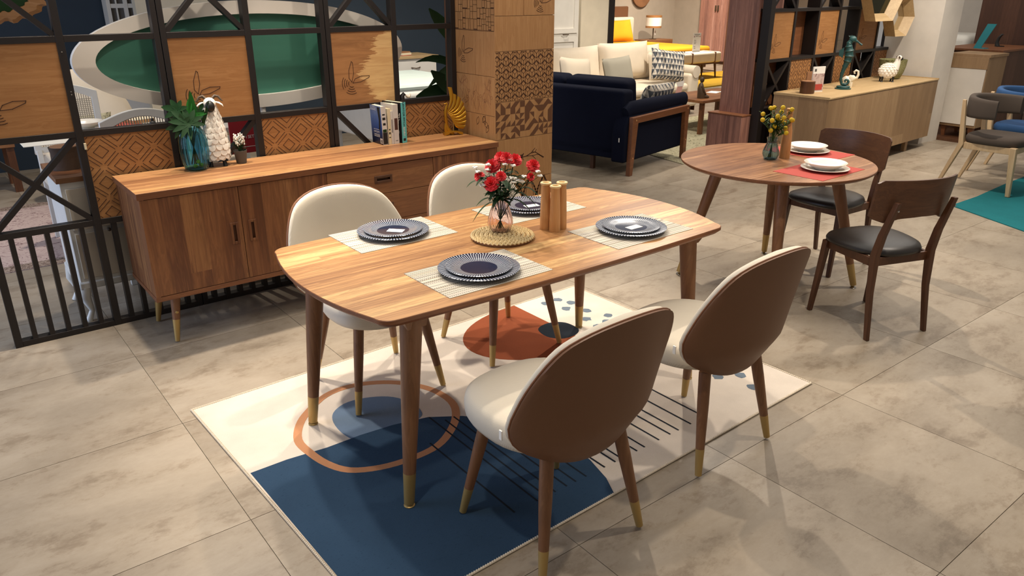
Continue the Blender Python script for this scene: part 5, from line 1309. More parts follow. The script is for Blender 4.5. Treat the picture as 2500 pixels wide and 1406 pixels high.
for x, z in ((.075, .53), (.045, .17), (1.12, .53), (1.12, .20)): B().at(x, -.0155, z, 0, PI/2).lathe([(0, 0), (.009, 0), (.008, .002), (0, .003)], 12).obj('plug', 'pine', ns_, True)
for x, y in ((.10, .48), (.10, 1.3)): B().box(x-.02, x+.02, y-.02, y+.02, 0, .15).obj('leg', 'darkwood', ns_)
B().box(-.063, -.058, .08, .09, .33, .37).obj('care_label', 'tag', ns_)
def cushion(name, mat, x, y, z, w_, h_, t_, rz, rx, label, g=None, cat='cushion', ry=0):
    p = pillow(B(), w_, h_, t_, 16); o = p.obj(name, mat, None, True, ang=60); o.location = (x, y, z); o.rotation_mode = 'XYZ'; o.rotation_euler = (rx, ry, rz); return tg(o, label, cat, g)
cushion('cushion', 'geo', 6.10, 5.42, .62, .50, .40, .16, .15, .45, 'triangle-print cushion leaning inside the arm of the navy sofa', 'loose cushions on the sofas')
# cream sofa, facing us
cs = sofa_frame('sofa', 'cream fabric sofa with rolled arm facing us behind the navy sofa', (7.72, 7.70, 0), .03)
B().box(-1.55, 1.30, -.50, .62, .12, .34).obj('base', 'cream', cs, bevel=.02); B().box(-1.5, 1.05, -.56, .30, .34, .455).obj('seat_cushion', 'cream', cs, bevel=.045, bseg=4)
B().box(-1.55, 1.30, .34, .62, .34, .70).obj('back_panel', 'cream', cs, bevel=.06, bseg=4)
B().box(1.06, 1.28, -.56, .62, .12, .58).obj('arm_body', 'cream', cs, bevel=.04, bseg=4); B().tube([(1.19, -.57, .60), (1.19, .60, .60)], .085, None or 18).obj('arm_roll', 'cream', cs, True, ang=50)
B().box(1.285, 1.295, -.50, .55, .05, .56).obj('arm_frame', 'darkwood', cs)
for x in (-1.45, 1.2):
    for y in (-.45, .55): B().box(x-.03, x+.03, y-.03, y+.03, 0, .12).obj('leg', 'darkwood', cs)
for k, (x, z, w_, rz) in enumerate(((-1.30, .70, .90, .0), (-.38, .71, .95, .0), (.60, .73, 1.0, -.06), (1.05, .68, .55, -.25))):
    p = pillow(B(), w_, .52, .26, 16); o = p.obj('back_cushion', 'cream', cs, True, ang=60); o.location = (x, .30, z); o.rotation_euler = (-.14, 0, rz)
cushion('cushion', 'geo', 8.55, 7.38, .70, .62, .42, .15, -.15, -.2, 'triangle-print cushion standing on the cream sofa', 'loose cushions on the sofas', ry=.12)
cushion('cushion', 'cream', 8.80, 7.72, .64, .44, .42, .16, -.3, -.25, 'plain beige cushion behind the triangle-print one on the cream sofa', 'loose cushions on the sofas')
cushion('cushion', 'greyweave', 7.22, 7.05, .72, .50, .36, .16, .02, -.25, 'grey linen cushion with cream piping on the cream sofa', 'loose cushions on the sofas', ry=-.05)
cushion('cushion', 'cream', 6.40, 6.95, .74, .50, .40, .16, .02, -.25, 'plain cream cushion at the left end of the cream sofa', 'loose cushions on the sofas', ry=.1)
# coffee table, figure, brochures, rug
ct = thing('coffee_table', 'low walnut coffee table between the sofas and the walnut column', 'coffee table', (8.25, 6.36, .0068), .03)
B().box(-.62, .62, -.34, .34, .385, .42).obj('tabletop', 'walnut_h', ct, bevel=.004)
for x in (-.55, .55):
    for y in (-.28, .28): B().box(x-.025, x+.025, y-.025, y+.025, 0, .385).obj('leg', 'walnut_side', ct, bevel=.003)
fg = thing('seated_figure', 'small dark seated figure sculpture on the coffee table', 'sculpture', (7.82, 6.18, .4275), -.6)
B().tube([(0, 0, 0), (.0, 0, .06), (-.01, 0, .12), (-.012, 0, .165), (-.006, 0, .19)], [.058, .060, .05, .034, .016], 16, .8).obj('body', 'bronze', fg, True)
B().sph((-.004, 0, .222), (.028, .026, .036), 16, 12).obj('head', 'bronze', fg, True); B().tube([(-.03, 0, .02), (.06, 0, .02), (.10, 0, .012)], [.045, .035, .012], 12, .8).obj('folded_legs', 'bronze', fg, True)
for s in (-1, 1): B().tube([(-.01, s*.034, .15), (.015, s*.05, .09), (.05, s*.025, .045)], [.016, .015, .010], 10).obj('arm', 'bronze', fg, True)
for k, (x, y, rz) in enumerate(((8.42, 6.45, .3), (8.56, 6.36, .1))):
    o = B().box(-.10, .10, -.07, .07, 0, .003).obj('brochure', 'tag'); o.location = (x, y, .4272+.0032*k); o.rotation_euler = (0, 0, rz); tg(o, ('lower', 'upper')[k]+' white brochure lying on the coffee table', 'brochure', 'brochures on the coffee table')
t = thing('price_card', 'pink and white folded price card standing on the near end of the coffee table', 'card', (7.72, 6.48, .4275), -.3)
B().prism([(-.04, 0), (.05, 0), (.075, .13), (.0, .13)], -.002, .002, 'xz').obj('card', 'pink', t); B().prism([(-.005, .12), (.08, .12), (.09, .19), (-.03, .17)], -.004, .0, 'xz').obj('flap', 'tag', t)
flat_rug('area_rug', [(6.30, 5.66), (6.20, 5.05), (8.9, 5.55), (9.2, 7.1), (6.6, 6.75)], 'vintage_beige', None, 'faded beige patterned rug under the coffee table')

# ================================================================= bedroom set far behind
o = B().box(9.4, 20, 13.95, 14.1, 0, 3.2).obj('wall_bedroom', 'beige_wall'); tg(o, kind='structure')
o = B().box(16.25, 16.4, 9, 14, 0, 3.2).obj('wall_side', 'beige_wall'); tg(o, kind='structure')
bed = thing('bed', 'bed with mustard yellow cover and pale upholstered headboard far behind the sofas', 'bed', (12.95, 12.2, 0))
B().box(-.85, .85, -1.35, 1.35, .12, .36).obj('bed_base', 'darkwood_back', bed, bevel=.01); B().box(-.88, .88, -1.42, 1.30, .32, .56).obj('bed_cover', 'yellow', bed, bevel=.06, bseg=4)
B().box(-.9, 1.50, 1.42, 1.56, .10, 1.06).obj('headboard', 'cream', bed, bevel=.06, bseg=4); B().box(-.9, 1.42, 1.57, 1.64, .9, 1.30).obj('headboard_top', 'leather', bed, bevel=.03, label='brown leatherette bolster above the headboard')
for x in (-.8, .8):
    for y in (-1.25, 1.25): B().box(x-.04, x+.04, y-.04, y+.04, 0, .12).obj('leg', 'darkwood', bed)
cushion('pillow', 'yellow', 13.22, 12.95, .80, .80, .50, .24, -.1, -.35, 'mustard yellow pillow leaning on the pale headboard', None, 'pillow')
nt = thing('nightstand', 'walnut nightstand with a lamp on it beside the yellow bed', 'nightstand', (14.72, 13.2, 0))
B().box(-.42, .42, -.22, .25, .14, .55).obj('body', 'walnut_h', nt, bevel=.004); B().box(-.39, .39, -.232, -.22, .18, .51).obj('drawer', 'walnut_edge', nt, bevel=.003)
for x in (-.36, .36):
    for y in (-.18, .2): B().box(x-.02, x+.02, y-.02, y+.02, 0, .14).obj('leg', 'darkwood', nt)
lp = thing('table_lamp', 'table lamp with white and straw banded drum shade on the walnut nightstand', 'lamp', (14.66, 13.2, .55))
B().lathe([(0, 0), (.085, 0), (.085, .012), (.014, .024), (.012, .29), (0, .29)], 24).obj('base', 'bronze', lp, True)
b = B(); b.lathe([(.185, .27), (.187, .27), (.187, .54), (.185, .54)], 32); b.obj('shade', 'whitepetal', lp, True)
for z in (.265, .505): b = B(); b.lathe([(.186, z), (.191, z), (.191, z+.045), (.186, z+.045)], 32); b.obj('shade_band', 'oak_h', lp, True)
B().box(.012, .05, -.04, -.038, .10, .20).obj('price_tag', 'tag', lp)
t = thing('round_mirror', 'round pale wall disc above the nightstand, cut by the top of the picture', 'mirror', (14.92, 13.90, 1.60)); b = B().at(0, 0, 0, 0, PI/2); b.lathe([(0, 0), (.33, 0), (.33, .03), (.30, .035), (0, .035)], 40); b.obj('disc', 'cutwood', t, True, ang=30)
bn = thing('bench', 'pale upholstered bench with brown straps at the foot of the yellow bed', 'bench', (12.55, 10.22, .0205))
B().box(-.62, .62, -.24, .24, .30, .50).obj('seat', 'cream', bn, bevel=.04, bseg=4)
for x in (-.28, .42): B().box(x-.018, x+.018, -.246, .246, .294, .506).obj('strap', 'leather', bn, bevel=.01)
B().box(-.58, .58, -.2, .2, .27, .30).obj('frame', 'darkwood', bn)
for x in (-.5, .52):
    for y in (-.16, .16): B().tube([(x*1.06, y*1.1, 0), (x, y, .28)], [.014, .026], 10).obj('leg', 'darkwood', bn, True)
    B().cyl((x, -.16, .12), (x, .16, .12), .009, None, 8).obj('stretcher', 'darkwood', bn, True)
t = thing('price_sign', 'white upright price sign in a clear stand on the pale bench', 'sign', (12.62, 10.20, .521), .0)
B().box(-.115, .115, -.003, .003, 0, .36).obj('card', 'tag', t); B().box(-.115, .115, -.05, .05, 0, .006).obj('foot', 'tag', t)
b = B()
for z, x0, x1 in ((.33, -.08, .08), (.30, -.05, .05), (.22, -.085, -.03), (.19, -.085, -.02), (.16, -.085, -.03), (.10, -.085, -.04), (.07, -.085, -.03)): b.box(x0, x1, -.0042, -.0034, z, z+.008)
b.obj('printed_text', 'pot', t, kind='stuff'); b = B()
for x in (-.095, .075): b.box(x, x+.018, -.0042, -.0034, .285, .305)
b.obj('printed_mark', 'red', t, kind='stuff')
flat_rug('area_rug', [(11.2, 9.10), (14.4, 9.20), (14.3, 10.75), (11.2, 10.75)], 'yrug', None, 'mustard yellow shaggy rug under the pale bench', h=.02)
wd = thing('wardrobe', 'tall striped walnut wardrobe with two doors far behind', 'wardrobe', (15.9, 12.05, 0))
B().box(-.28, .30, -.72, .55, .06, 2.3).obj('body', 'walnut_red', wd, bevel=.004)
for y0, y1, hy in ((-.70, .03, -.0), (.035, .53, .07)):
    dd = B().box(-.302, -.282, y0, y1, .08, 2.28).obj('door', 'walnut_red', wd, bevel=.002); B().box(-.33, -.302, hy-.018, hy+.018, 1.20, 1.33).obj('handle', 'bronze', dd, bevel=.006)
B().box(-.24, .28, -.68, .5, 0, .06).obj('plinth', 'darkwood', wd)
# shelf with books right of the wardrobe
sf_ = thing('shelf_unit', 'narrow open shelf with white boxes between the wardrobe and the walnut column', 'shelf', (14.6, 10.72, 0))
B().box(-.2, .2, .12, .14, 0, 2.0).obj('back', 'darkwood_back', sf_)
for z in (.03, .4, .78, 1.14, 1.45): B().box(-.2, .2, -.14, .12, z, z+.03).obj('shelf', 'white', sf_)
for s in (-.2, .18): B().box(s, s+.02, -.14, .12, 0, 2.0).obj('side', 'white', sf_)
# white cabinet, cream panel and dark edge
t = thing('tall_white_cabinet', 'tall white panelled cabinet with a small handle, just right of the carved pillar', 'cabinet', (8.2, 9.35, 0))
B().box(-.5, .42, -.02, .4, 0, 2.6).obj('body', 'white', t); 
for z0, z1 in ((.05, .99), (1.05, 2.55)):
    b = B(); b.loft([[(x, y, z) for x, z in ((-.40, z0), (.38, z0), (.38, z1), (-.40, z1))] if q == 0 else [(x, y, z) for x, z in ((-.40+q, z0+q), (.38-q, z0+q), (.38-q, z1-q), (-.40+q, z1-q))] for q, y in ((0, -.022), (0, -.042), (.07, -.042), (.07, -.024))], True, True); dd = b.obj('door', 'white', t)
    if z0 > 1: B().tube([(.07, -.046, 1.03-.0), (.09, -.07, 1.03), (.17, -.07, 1.03), (.19, -.046, 1.03)], .007, 8).obj('handle', 'bronze', dd, True)
o = B().box(8.64, 9.24, 9.30, 9.42, 0, 2.8).obj('wall_divider', 'cream_wall'); tg(o, kind='structure')
o = B().box(9.24, 9.36, 9.28, 9.46, 0, 2.8).obj('trim_1', 'black'); tg(o, kind='structure')
o = B().box(6.0, 7.7, 9.42, 9.52, 0, 2.8).obj('wall_white', 'white_wall'); tg(o, kind='structure')

# ================================================================= striped walnut column and second lattice, oak sideboard
ga = math.radians(3.4); GX, GY = 6.60, 4.48
def gp(x, y): # group frame: x along the second lattice, y behind it
    return (GX+x*math.cos(ga)-y*math.sin(ga), GY+x*math.sin(ga)+y*math.cos(ga))
def gth(name, label, cat, x, y, z=0, rz=0, group=None): p = gp(x, y); return thing(name, label, cat, (p[0], p[1], z), ga+rz, group)
wcol = gth('walnut_column', 'striped walnut end panel on a wider plinth left of the second lattice', 'column', 0, 0)
B().box(-.075, -.045, .09, .42, .53, 2.5).obj('end_panel', 'walnut_red', wcol, bevel=.002)
B().box(-.20, -.045, .07, .46, 0, .53).obj('plinth', 'walnut_red', wcol, bevel=.003); B().box(-.205, -.04, .065, .465, .53, .542).obj('plinth_top', 'walnut_edge', wcol, bevel=.001)
l2 = gth('lattice_partition', 'second dark lattice screen with oak panels behind the pale oak sideboard', 'partition', 0, 0)
LX = [0, .455, .915, 1.36, 1.80, 2.30, 2.76]; LZ = [0, .578, 1.045, 1.505, 1.95]
D2 = .14
B().box(-.045, .030, -.02, .07, 0, 2.5).obj('post', 'black', l2, bevel=.002)
for x in LX[1:]: B().box(x-.016, x+.016, 0, D2, 0, 2.5).obj('post', 'black', l2, bevel=.001)
for k in range(6):
    for z in LZ: B().box(LX[k]+(.030 if k == 0 else .016), LX[k+1]-.016, 0, D2, max(0, z-.014), z+.016).obj('bar', 'black', l2)
    for q in range(1, 6):
        x = LX[k]+(LX[k+1]-LX[k])*q/6; B().box(x-.011, x+.011, .004, .05, .016, .564).obj('slat', 'black', l2)
def diag2(k, j, d, full=False):
    a = LX[k]+(.030 if k == 0 else .016); c = LX[k+1]-.016; z0, z1 = LZ[j]+.016, LZ[j+1]-.014; w_ = .020
    p = [(a, z0), (a+w_, z0), (c, z1-w_), (c, z1), (c-w_, z1), (a, z0+w_)] if d > 0 else [(a, z1), (a, z1-w_), (c-w_, z0), (c, z0), (c, z0+w_), (a+w_, z1)]
    B().prism(p, .004+(.001 if d > 0 else 0), D2*.6, 'xz').obj('diagonal_bar', 'black', l2)
for k in (0, 2, 4):
    for d in (1, -1): diag2(k, 1, d); diag2(k, 3, d)
for k in (0, 2, 4):
    a = LX[k]+.03; c = LX[k+1]-.016
    o = B().box(a, c, .012, .030, LZ[2]+.016, LZ[3]-.014).obj('oak_panel', 'oak_h', l2)
    b = B(); butterfly(b, a+.11, LZ[2]+.13, .09, lambda u, v, h: (u, .0118-h, v)); b.obj('butterfly_emblem', 'engrave', o)
for k in (1, 3, 5):
    a = LX[k]+.016; c = LX[k+1]-.016
    o = B().box(a, c, .012, .030, LZ[1]+.016, LZ[2]-.014).obj('oak_panel', 'oak_h', l2)
    b = B(); diamonds(b, a+.005, c-.005, LZ[1]+.02, LZ[2]-.02, lambda u, v, h: (u, .0118-h, v), .168, .158, (.05, .02), .0055); b.obj('carved_diamonds', 'engrave', o, kind='stuff')
bk = gth('walnut_back_panel', 'dark walnut cabinet back standing behind the second lattice', 'panel', 0, 0)
B().box(.06, 1.38, .145, .19, 0, 1.49).obj('board', 'walnut_edge', bk); B().box(1.40, 1.78, .145, .19, 0, 1.02).obj('board', 'dark', bk); B().box(1.9, 2.28, .145, .19, 0, 1.03).obj('board', 'walnut_edge', bk)
B().box(.06, .44, .24, .29, 1.50, 1.64).obj('board', 'walnut_red', bk); B().box(.46, .9, .24, .29, 1.50, 2.4).obj('board', 'walnut_red', bk)
gf = gth('geometric_shelf', 'dark violet meander shelf seen through the open bay of the second lattice', 'shelf', 1.39, .34)
for x0, x1, z0, z1 in ((.0, .40, 1.47, 1.50), (.16, .38, 1.39, 1.45), (.34, .42, 1.1, 1.5), (.10, .40, 1.05, 1.20), (.0, .10, 1.16, 1.18)): B().box(x0, x1, 0, .12, z0, z1).obj('board', 'walnut_wall', gf)
B().box(.0, .42, .02, .10, 0, 1.05).obj('base', 'walnut_wall', gf)
t = gth('horse_figurine', 'small brown horse figurine in the open bay of the second lattice', 'figurine', 1.50, .28, 1.205, -.9)
B().tube([(-.045, 0, .065), (-.02, 0, .07), (.03, 0, .068), (.055, 0, .075)], [.014, .02, .018, .012], 12).obj('body', 'cutwood', t, True)
B().tube([(-.045, 0, .072), (-.062, 0, .10), (-.068, 0, .112), (-.088, 0, .10)], [.014, .011, .011, .006], 10).obj('neck_and_head', 'cutwood', t, True)
B().tube([(.056, 0, .078), (.072, 0, .075), (.082, 0, .04)], [.004, .007, .002], 8).obj('tail', 'dark', t, True)
for x, y in ((-.036, .008), (-.05, -.008), (.04, .008), (.052, -.008)): B().tube([(x, y, .062), (x+.004, y, .03), (x, y, 0)], [.009, .005, .006], 8).obj('leg', 'cutwood', t, True)
# hexagon mirrors
def hexmirror(label, pts_o, pts_i, gl, y, nm='hexagonal_mirror'):
    cx = sum(p[0] for p in pts_o)/6; cz = sum(p[1] for p in pts_o)/6
    t = thing(nm, label, 'mirror', (cx, y, cz), 0, 'hexagonal mirrors above the oak sideboard')
    P = [(x-cx, z-cz) for x, z in pts_o]; Q = [(x-cx, z-cz) for x, z in pts_i]
    b = B(); b.loft([[(x, .05, z) for x, z in P], [(x, -.07, z) for x, z in P], [(x, .02, z) for x, z in Q], [(x, .05, z) for x, z in Q]], closed=True); b.obj('frame', 'oak_paletop', t)
    B().prism([(x*1.01, z*1.01) for x, z in Q], .024, .034, 'xz').obj('mirror_glass', gl, t); return t
hx = lambda cx, cz, rx, rz_: [(cx-rx*.5, cz-rz_), (cx+rx*.5, cz-rz_), (cx+rx, cz), (cx+rx*.5, cz+rz_), (cx-rx*.5, cz+rz_), (cx-rx, cz)]
hexmirror('large wood-framed hexagonal mirror with dark glass, cut by the top of the picture', hx(8.44, 1.645, .36, .27), hx(8.46, 1.645, .26, .195), 'olive_mirror', 4.40)
hexmirror('smaller wood-framed hexagonal mirror with pale reflection, lower right of the large one', hx(8.90, 1.405, .245, .20), hx(8.91, 1.405, .175, .138), 'mirror', 4.42)
t = gth('foliage_plant', 'green plant glimpsed through the bay under the smaller hexagonal mirror', 'plant', 2.52, .75)
B().lathe([(0, 0), (.12, 0), (.16, .3), (0, .3)], 16).obj('pot', 'pot', t, True); b = B(); random.seed(8)
for k in range(60): a = random.uniform(0, 6.28); leaf_blade(b, (0, 0, random.uniform(.5, 1.25)), (math.cos(a), math.sin(a), .5), random.uniform(.15, .3), .02, .3)
B().cyl((0, 0, .3), (0, 0, 1.2), .02, None, 6).obj('stem', 'leafdark', t, True); b.obj('foliage', 'leaf2', t, True, kind='stuff')
# oak sideboard
os_ = gth('sideboard', 'long pale oak sideboard with slanted sides behind the round table', 'sideboard', .05, -.66)
OW, OD = 2.49, .56
P8 = lambda x0, x1, z0, z1, y0, y1, k=.12: [(x0, y0, z0), (x1, y0, z0), (x1, y1, z0), (x0, y1, z0), (x0, y0, z1), (x1, y0, z1), (x1, y1, z1), (x0, y1, z1)]
B().hexa([(0, .02, .12), (OW, .02, .12), (OW, OD, .12), (0, OD, .12), (.0, .02, .745), (OW, .02, .745), (OW, OD, .745), (.0, OD, .745)]).obj('body', 'oak_pale', os_)
xs = [.0, .62, 1.25, 1.93, OW]; lo = lambda x: x
for i in range(4):
    B().hexa([(lo(xs[i])+.002, 0, .122), (lo(xs[i+1])-.002, 0, .122), (lo(xs[i+1])-.002, .02, .122), (lo(xs[i])+.002, .02, .122), (xs[i]+.002, 0, .742), (xs[i+1]-.002, 0, .742), (xs[i+1]-.002, .02, .742), (xs[i]+.002, .02, .742)]).obj('door', 'oak_pale', os_)
B().box(-.004, OW+.004, -.004, OD+.004, .745, .757).obj('top', 'oak_paletop', os_)
for a in ((-.004, OW+.004, OD-.012, OD+.004), (-.004, .010, -.004, OD), (OW-.010, OW+.004, -.004, OD)): B().box(a[0], a[1], a[2], a[3], .757, .766).obj('raised_edge', 'oak_paletop', os_)
for x in (.35, 1.25, OW-.45):
    for y in (.06, OD-.06): B().box(x-.03, x+.03, y-.02, y+.02, 0, .12).obj('leg', 'oak_pale', os_)
OT = .757
def op(x, y): c, s = math.cos(ga), math.sin(ga); p = gp(.05, -.66); return (p[0]+x*c-y*s, p[1]+x*s+y*c)
def oth(name, label, cat, x, y, rz=0): p = op(x, y); return thing(name, label, cat, (p[0], p[1], OT), ga+rz)
t = oth('wooden_stump', 'short round wooden stump block at the left end of the pale oak sideboard', 'stump', .215, .34)
B().lathe([(0, 0), (.066, 0), (.068, .01), (.066, .10), (.068, .112), (.060, .114), (0, .112)], 28).obj('body', 'darkwood', t, True); B().lathe([(0, .1145), (.058, .1145), (.058, .116), (0, .116)], 28).obj('cut_face', 'cutwood', t, True)
for k, (x, y, rz, la) in enumerate(((.375, .33, -.1, 'front'), (.46, .45, .15, 'rear'))):
    t = oth('brochure_stand', '%s brochure with a landscape photo standing beside the stump block' % la if k == 0 else 'rear brown-edged brochure behind the landscape one on the oak sideboard', 'brochure', x, y, rz-.2)
    B().box(-.075, .075, -.006, .006, 0, .24-.06*k).obj('brochure', 'tag' if k == 0 else 'cutwood', t)
    if k == 0:
        B().box(-.074, .074, -.0072, -.0062, .012, .175).obj('photo', 'vintage_pink', t); B().box(-.03, .06, -.0082, -.0074, .02, .075).obj('photo_detail', 'redmat', t); B().box(-.06, -.035, -.0072, -.0062, .195, .22).obj('printed_mark', 'pot', t)
# seahorse
t = oth('seahorse_sculpture', 'tall verdigris seahorse sculpture on a round base on the pale oak sideboard', 'sculpture', .80, .27, -1.0)
B().lathe([(0, 0), (.075, 0), (.078, .008), (.060, .014), (.066, .022), (.060, .030), (0, .032)], 28).obj('base', 'verdigris', t, True)
ctr = [(.015, .035), (-.02, .05), (-.035, .09), (-.03, .15), (-.012, .22), (.004, .27), (.010, .32), (.006, .37), (-.004, .41), (-.006, .44), (.012, .465)]
rad = [.012, .015, .018, .021, .030, .043, .050, .048, .040, .032, .030]
cc = [(-.012, .085), (.0, .10)]
dense = []; dr_ = []
for i in range(len(ctr)-1):
    for q in range(5):
        t_ = q/5; dense.append((ctr[i][0]*(1-t_)+ctr[i+1][0]*t_, 0, ctr[i][1]*(1-t_)+ctr[i+1][1]*t_)); r = rad[i]*(1-t_)+rad[i+1]*t_; dr_.append(r*(1.13 if q in (0,) else .97))
b = B().tube(dense, dr_, 16, .8); b.obj('body', 'verdigris', t, True, ang=60)
b = B(); b.tube([(.0+.032*(1-k/14)*math.cos(-2.2+k*.55)+.018, 0, .075+.032*(1-k/14)*math.sin(-2.2+k*.55)) for k in range(13)], [.017-.0008*k for k in range(13)], 10, .9); b.obj('curled_tail', 'verdigris', t, True)
hd = B().sph((.022, 0, .478), (.036, .024, .030), 16, 12).obj('head', 'verdigris', t, True); B().tube([(.045, 0, .468), (.075, 0, .452), (.105, 0, .430), (.112, 0, .426)], [.016, .009, .008, .012], 10).obj('snout', 'verdigris', hd, True)
for k in range(5): B().tube([(-.012+.012*k, 0, .500), (-.020+.013*k, 0, .518-abs(k-2)*.003)], [.007, .002], 6).obj('crest_spike', 'verdigris', hd, True)
B().prism([(-.045, .30), (-.085, .32), (-.088, .37), (-.045, .40)], -.004, .004, 'xz').obj('back_fin', 'verdigris', t)
# ivory elephant
t = oth('elephant_figurine', 'small ivory elephant figurine with raised trunk right of the seahorse', 'figurine', 1.02, .34, -.95)
B().tube([(-.045, 0, .055), (-.02, 0, .065), (.025, 0, .06), (.04, 0, .055)], [.03, .045, .04, .02], 14).obj('body', 'ivory', t, True)
B().sph((.045, 0, .085), (.03, .028, .032), 14, 10).obj('head', 'ivory', t, True)
B().tube([(.06, 0, .085), (.085, 0, .09), (.095, 0, .12), (.09, 0, .155), (.068, 0, .165), (.052, 0, .15), (.060, 0, .130)], [.016, .014, .012, .011, .011, .010, .008], 10).obj('trunk', 'ivory', t, True)
for s in (-1, 1): B().sph((.028, s*.032, .085), (.026, .007, .030), 12, 8).obj('ear', 'ivory', t, True)
for x, y in ((-.035, .022), (-.035, -.022), (.03, .022), (.03, -.022)): B().tube([(x, y, .05), (x, y, 0)], [.020, .017], 10).obj('leg', 'ivory', t, True)
# small sheep
random.seed(19)
t = oth('sheep_figurine', 'standing white ceramic sheep with black face on the pale oak sideboard', 'figurine', 1.78, .27, -.80); t.scale = (.84, .84, .92)
def sp(u, v):
    a, p = 2*PI*u, PI*(v*.9+.05); n = Vector((math.sin(p)*math.cos(a), math.sin(p)*math.sin(a), -math.cos(p))); return Vector((n.x*.118, n.y*.07, .125+n.z*.088)), Vector((n.x/.118, n.y/.07, n.z/.088)).normalized()
b = B().sph((0, 0, .125), (.118, .07, .088), 20, 14); b.tube([(.07, 0, .15), (.10, 0, .22), (.10, 0, .26)], [.06, .038, .030], 14); scales(b, sp, 15, 9, .017, lift=.003); b.obj('fleece_body', 'ceramic', t, True, ang=50)
hd = B().sph((.112, -.004, .272), (.034, .026, .028), 14, 10).obj('head', 'ceramic', t, True); B().sph((.138, -.006, .262), (.022, .018, .020), 12, 8).obj('face', 'dark', hd, True)
for s in (-1, 1): B().tube([(.10, s*.02, .285), (.098, s*.04, .28), (.10, s*.045, .262)], [.009, .010, .004], 8).obj('horn', 'bronze', hd, True)
for x, y in ((-.07, .035), (-.07, -.035), (.065, .035), (.065, -.035)): B().tube([(x, y, .06), (x, y, .01), (x, y, 0)], [.014, .010, .018], 8).obj('leg', 'dark', t, True)
t = oth('planter', 'wide green-gold glazed planter bowl behind the ceramic sheep', 'planter', 2.13, .38)
B().lathe([(0, 0), (.075, 0), (.098, .012), (.122, .07), (.138, .14), (.143, .20), (.146, .208), (.136, .208), (.128, .14), (.112, .07), (.08, .02), (0, .02)], 36).obj('bowl', vintage('crackled_green_glaze', '8c8a62', '9d9a70', '5a5838', 30), t, True)

# white pillar, tall cabinet, walnut wall, right wall
o = B().box(9.245, 9.70, 4.09, 4.70, 0, 3).obj('wall_pier', 'white_wall'); tg(o, kind='structure')
o = B().box(9.7, 12.6, 3.75, 5.6, .0, .035).obj('trim_2', 'darkwood_back'); tg(o, kind='structure')
tc = thing('tall_cabinet', 'tall oak cabinet with pale front panel on angled legs right of the white pier', 'cabinet', (9.95, 3.97, .035))
B().box(-.12, .36, -.23, .20, .13, .93).obj('body', 'oak_pale', tc, bevel=.003); B().box(-.135, -.12, -.22, .19, .16, .80).obj('door', 'white_wall', tc, bevel=.002)
B().box(-.13, .37, -.24, .21, .93, .962).obj('top', 'oak_pale', tc, bevel=.002); B().box(-.14, -.12, -.23, .20, .80, .93).obj('drawer', 'oak_pale', tc, bevel=.002)
for x in (-.06, .3):
    for y in (-.17, .14): B().hexa([(x-.015, y-.02, 0), (x+.015, y-.02, 0), (x+.015, y+.01, 0), (x-.015, y+.01, 0), (x-.03, y-.03, .13), (x+.03, y-.03, .13), (x+.03, y+.03, .13), (x-.03, y+.03, .13)]).obj('leg', 'walnut_edge', tc)
t = thing('counter', 'dark walnut counter behind the tall oak cabinet', 'counter', (11.0, 4.30, .035)); B().box(-.50, .6, -.42, .3, 0, .95).obj('body', 'walnut_wall', t, bevel=.003); B().box(-.52, .62, -.44, .32, .95, .975).obj('top', 'walnut_edge', t, bevel=.002)
t = thing('tablet_stand', 'turquoise acrylic easel stand on top of the tall oak cabinet', 'stand', (10.62, 4.20, 1.01), -.2)
B().hexa([(-.03, -.09, 0), (.06, -.09, 0), (.06, .04, 0), (-.03, .04, 0), (-.03, -.09, .008), (.06, -.09, .008), (.06, .04, .008), (-.03, .04, .008)]).obj('foot', 'teal', t); B().hexa([(-.01, -.03, 0), (0, -.03, 0), (0, .06, 0), (-.01, .06, 0), (-.01, -.17, .29), (0, -.17, .29), (0, -.06, .29), (-.01, -.06, .29)]).obj('back', 'teal', t)
t = thing('sculpture', 'small black curved sculpture on the dark walnut counter', 'sculpture', (11.15, 4.16, 1.01)); B().tube([(.0, .03, 0), (0, .045, .05), (0, .03, .11), (0, .0, .15), (0, -.015, .145)], [.03, .022, .018, .012, .005], 12).obj('arc', 'dark', t, True); B().lathe([(0, 0), (.05, 0), (.05, .01), (0, .01)], 16).obj('base', 'dark', t, True)
o = B().box(11.75, 11.9, 4.07, 4.72, 0, 3).obj('wall_walnut', 'walnut_wall'); tg(o, kind='structure')
o = B().box(11.7, 11.95, 3.98, 4.07, 0, 3).obj('trim_3', 'black'); tg(o, kind='structure')
o = B().box(13.4, 13.55, 1.0, 6.6, 0, 3).obj('wall_right', 'white_wall'); tg(o, kind='structure')
t = thing('bed', 'white bed corner glimpsed between the white pier and the dark walnut wall', 'bed', (12.2, 5.2, .035)); B().box(-.4, .5, -.4, .4, 0, .8).obj('bed_frame', 'white', t, bevel=.02); B().box(-.38, .48, -.38, .38, .8, 1.06).obj('duvet', 'whitepetal', t, bevel=.08, bseg=4)

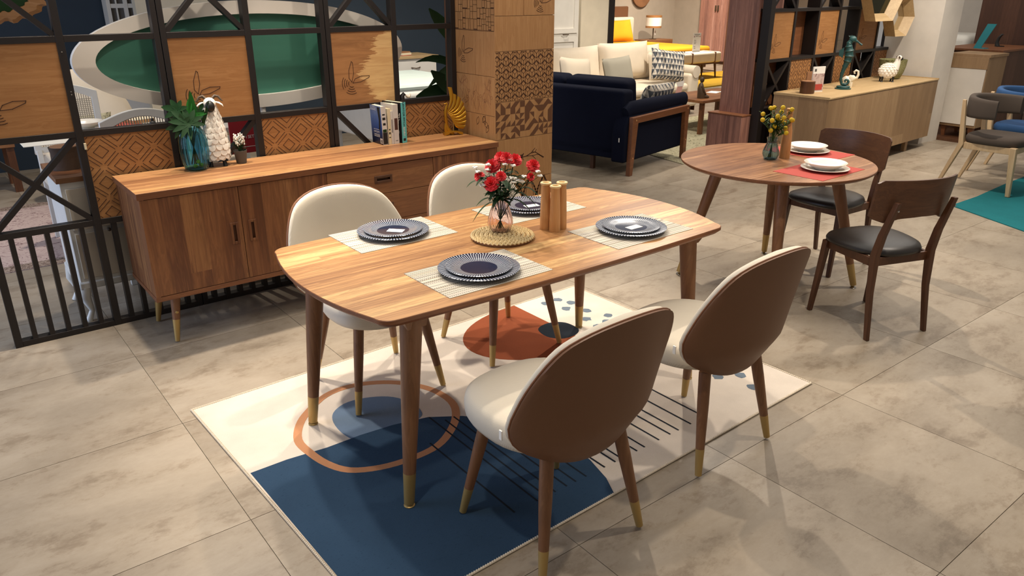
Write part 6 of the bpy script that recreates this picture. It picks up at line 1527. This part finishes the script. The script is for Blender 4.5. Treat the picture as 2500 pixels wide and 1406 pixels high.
# ================================================================= felt chairs and teal rug at the right edge
def felt_chair(label, loc, rz, mat, g):
    t = thing('armchair', label, 'chair', loc, rz, g)
    B().loft([[(x*k, y*k, z) for x, y in [(.25*math.copysign(abs(math.cos(2*PI*i/36))**.6, math.cos(2*PI*i/36)), .24*math.copysign(abs(math.sin(2*PI*i/36))**.6, math.sin(2*PI*i/36))) for i in range(36)]] for k, z in ((.95, .415), (1, .43), (1, .465), (.95, .485), (.7, .492), (.05, .492))]).obj('seat', mat, t, True, ang=60)
    def rg(a):
        x, y = .285*math.sin(a), -.02-.255*math.cos(a)*(1 if abs(a) < 1.2 else 1); n = Vector((math.sin(a), -math.cos(a), 0)); h = .10-.012*abs(a); zc = .72
        pts = []
        for k in range(16):
            q = 2*PI*k/16; u = .030*math.copysign(abs(math.cos(q))**.5, math.cos(q)); v_ = h*math.copysign(abs(math.sin(q))**.45, math.sin(q)); pts.append((x+n.x*u, y+n.y*u, zc+v_))
        return pts
    B().loft([rg(-1.75+3.5*i/24) for i in range(25)]).obj('wrap_back', mat, t, True, ang=50, label='curved padded back band')
    for s in (-1, 1):
        B().loft([[(s*.225+x*r, y+yy*r, z) for x, yy in ((-1, -1), (1, -1), (1, 1), (-1, 1))] for y, z, r in ((-.36, 0, .014), (-.22, .40, .022), (-.235, .50, .020), (-.27, .78, .014))]).obj('leg', 'ash', t, bevel=.004)
        B().loft([[(s*.22+x*r, y+yy*r, z) for x, yy in ((-1, -1), (1, -1), (1, 1), (-1, 1))] for y, z, r in ((.24, 0, .017), (.20, .42, .026))]).obj('leg', 'ash', t, bevel=.004)
    for y in (-.2, .2): B().box(-.2, .2, y-.012, y+.012, .36, .415).obj('apron', 'ash', t, bevel=.002)
    for s in (-.22, .22): B().box(s-.012, s+.012, -.2, .2, .36, .415).obj('apron', 'ash', t, bevel=.002)
    return t
felt_chair('grey-brown felt chair with light wooden legs at the right edge, on the teal rug', (7.60, 2.665, .0072), PI, 'grey_felt', None)
felt_chair('blue velvet chair with light wooden legs behind the grey-brown one, right edge', (8.47, 2.775, 0), PI, 'blue_velvet', None)
flat_rug('area_rug', [(6.72, 2.605), (6.30, 1.75), (8.9, 1.55), (9.2, 2.66), (7.9, 2.64), (7.2, 2.60)], 'teal_rug', None, 'teal overdyed rug under the grey-brown felt chair at the right edge')
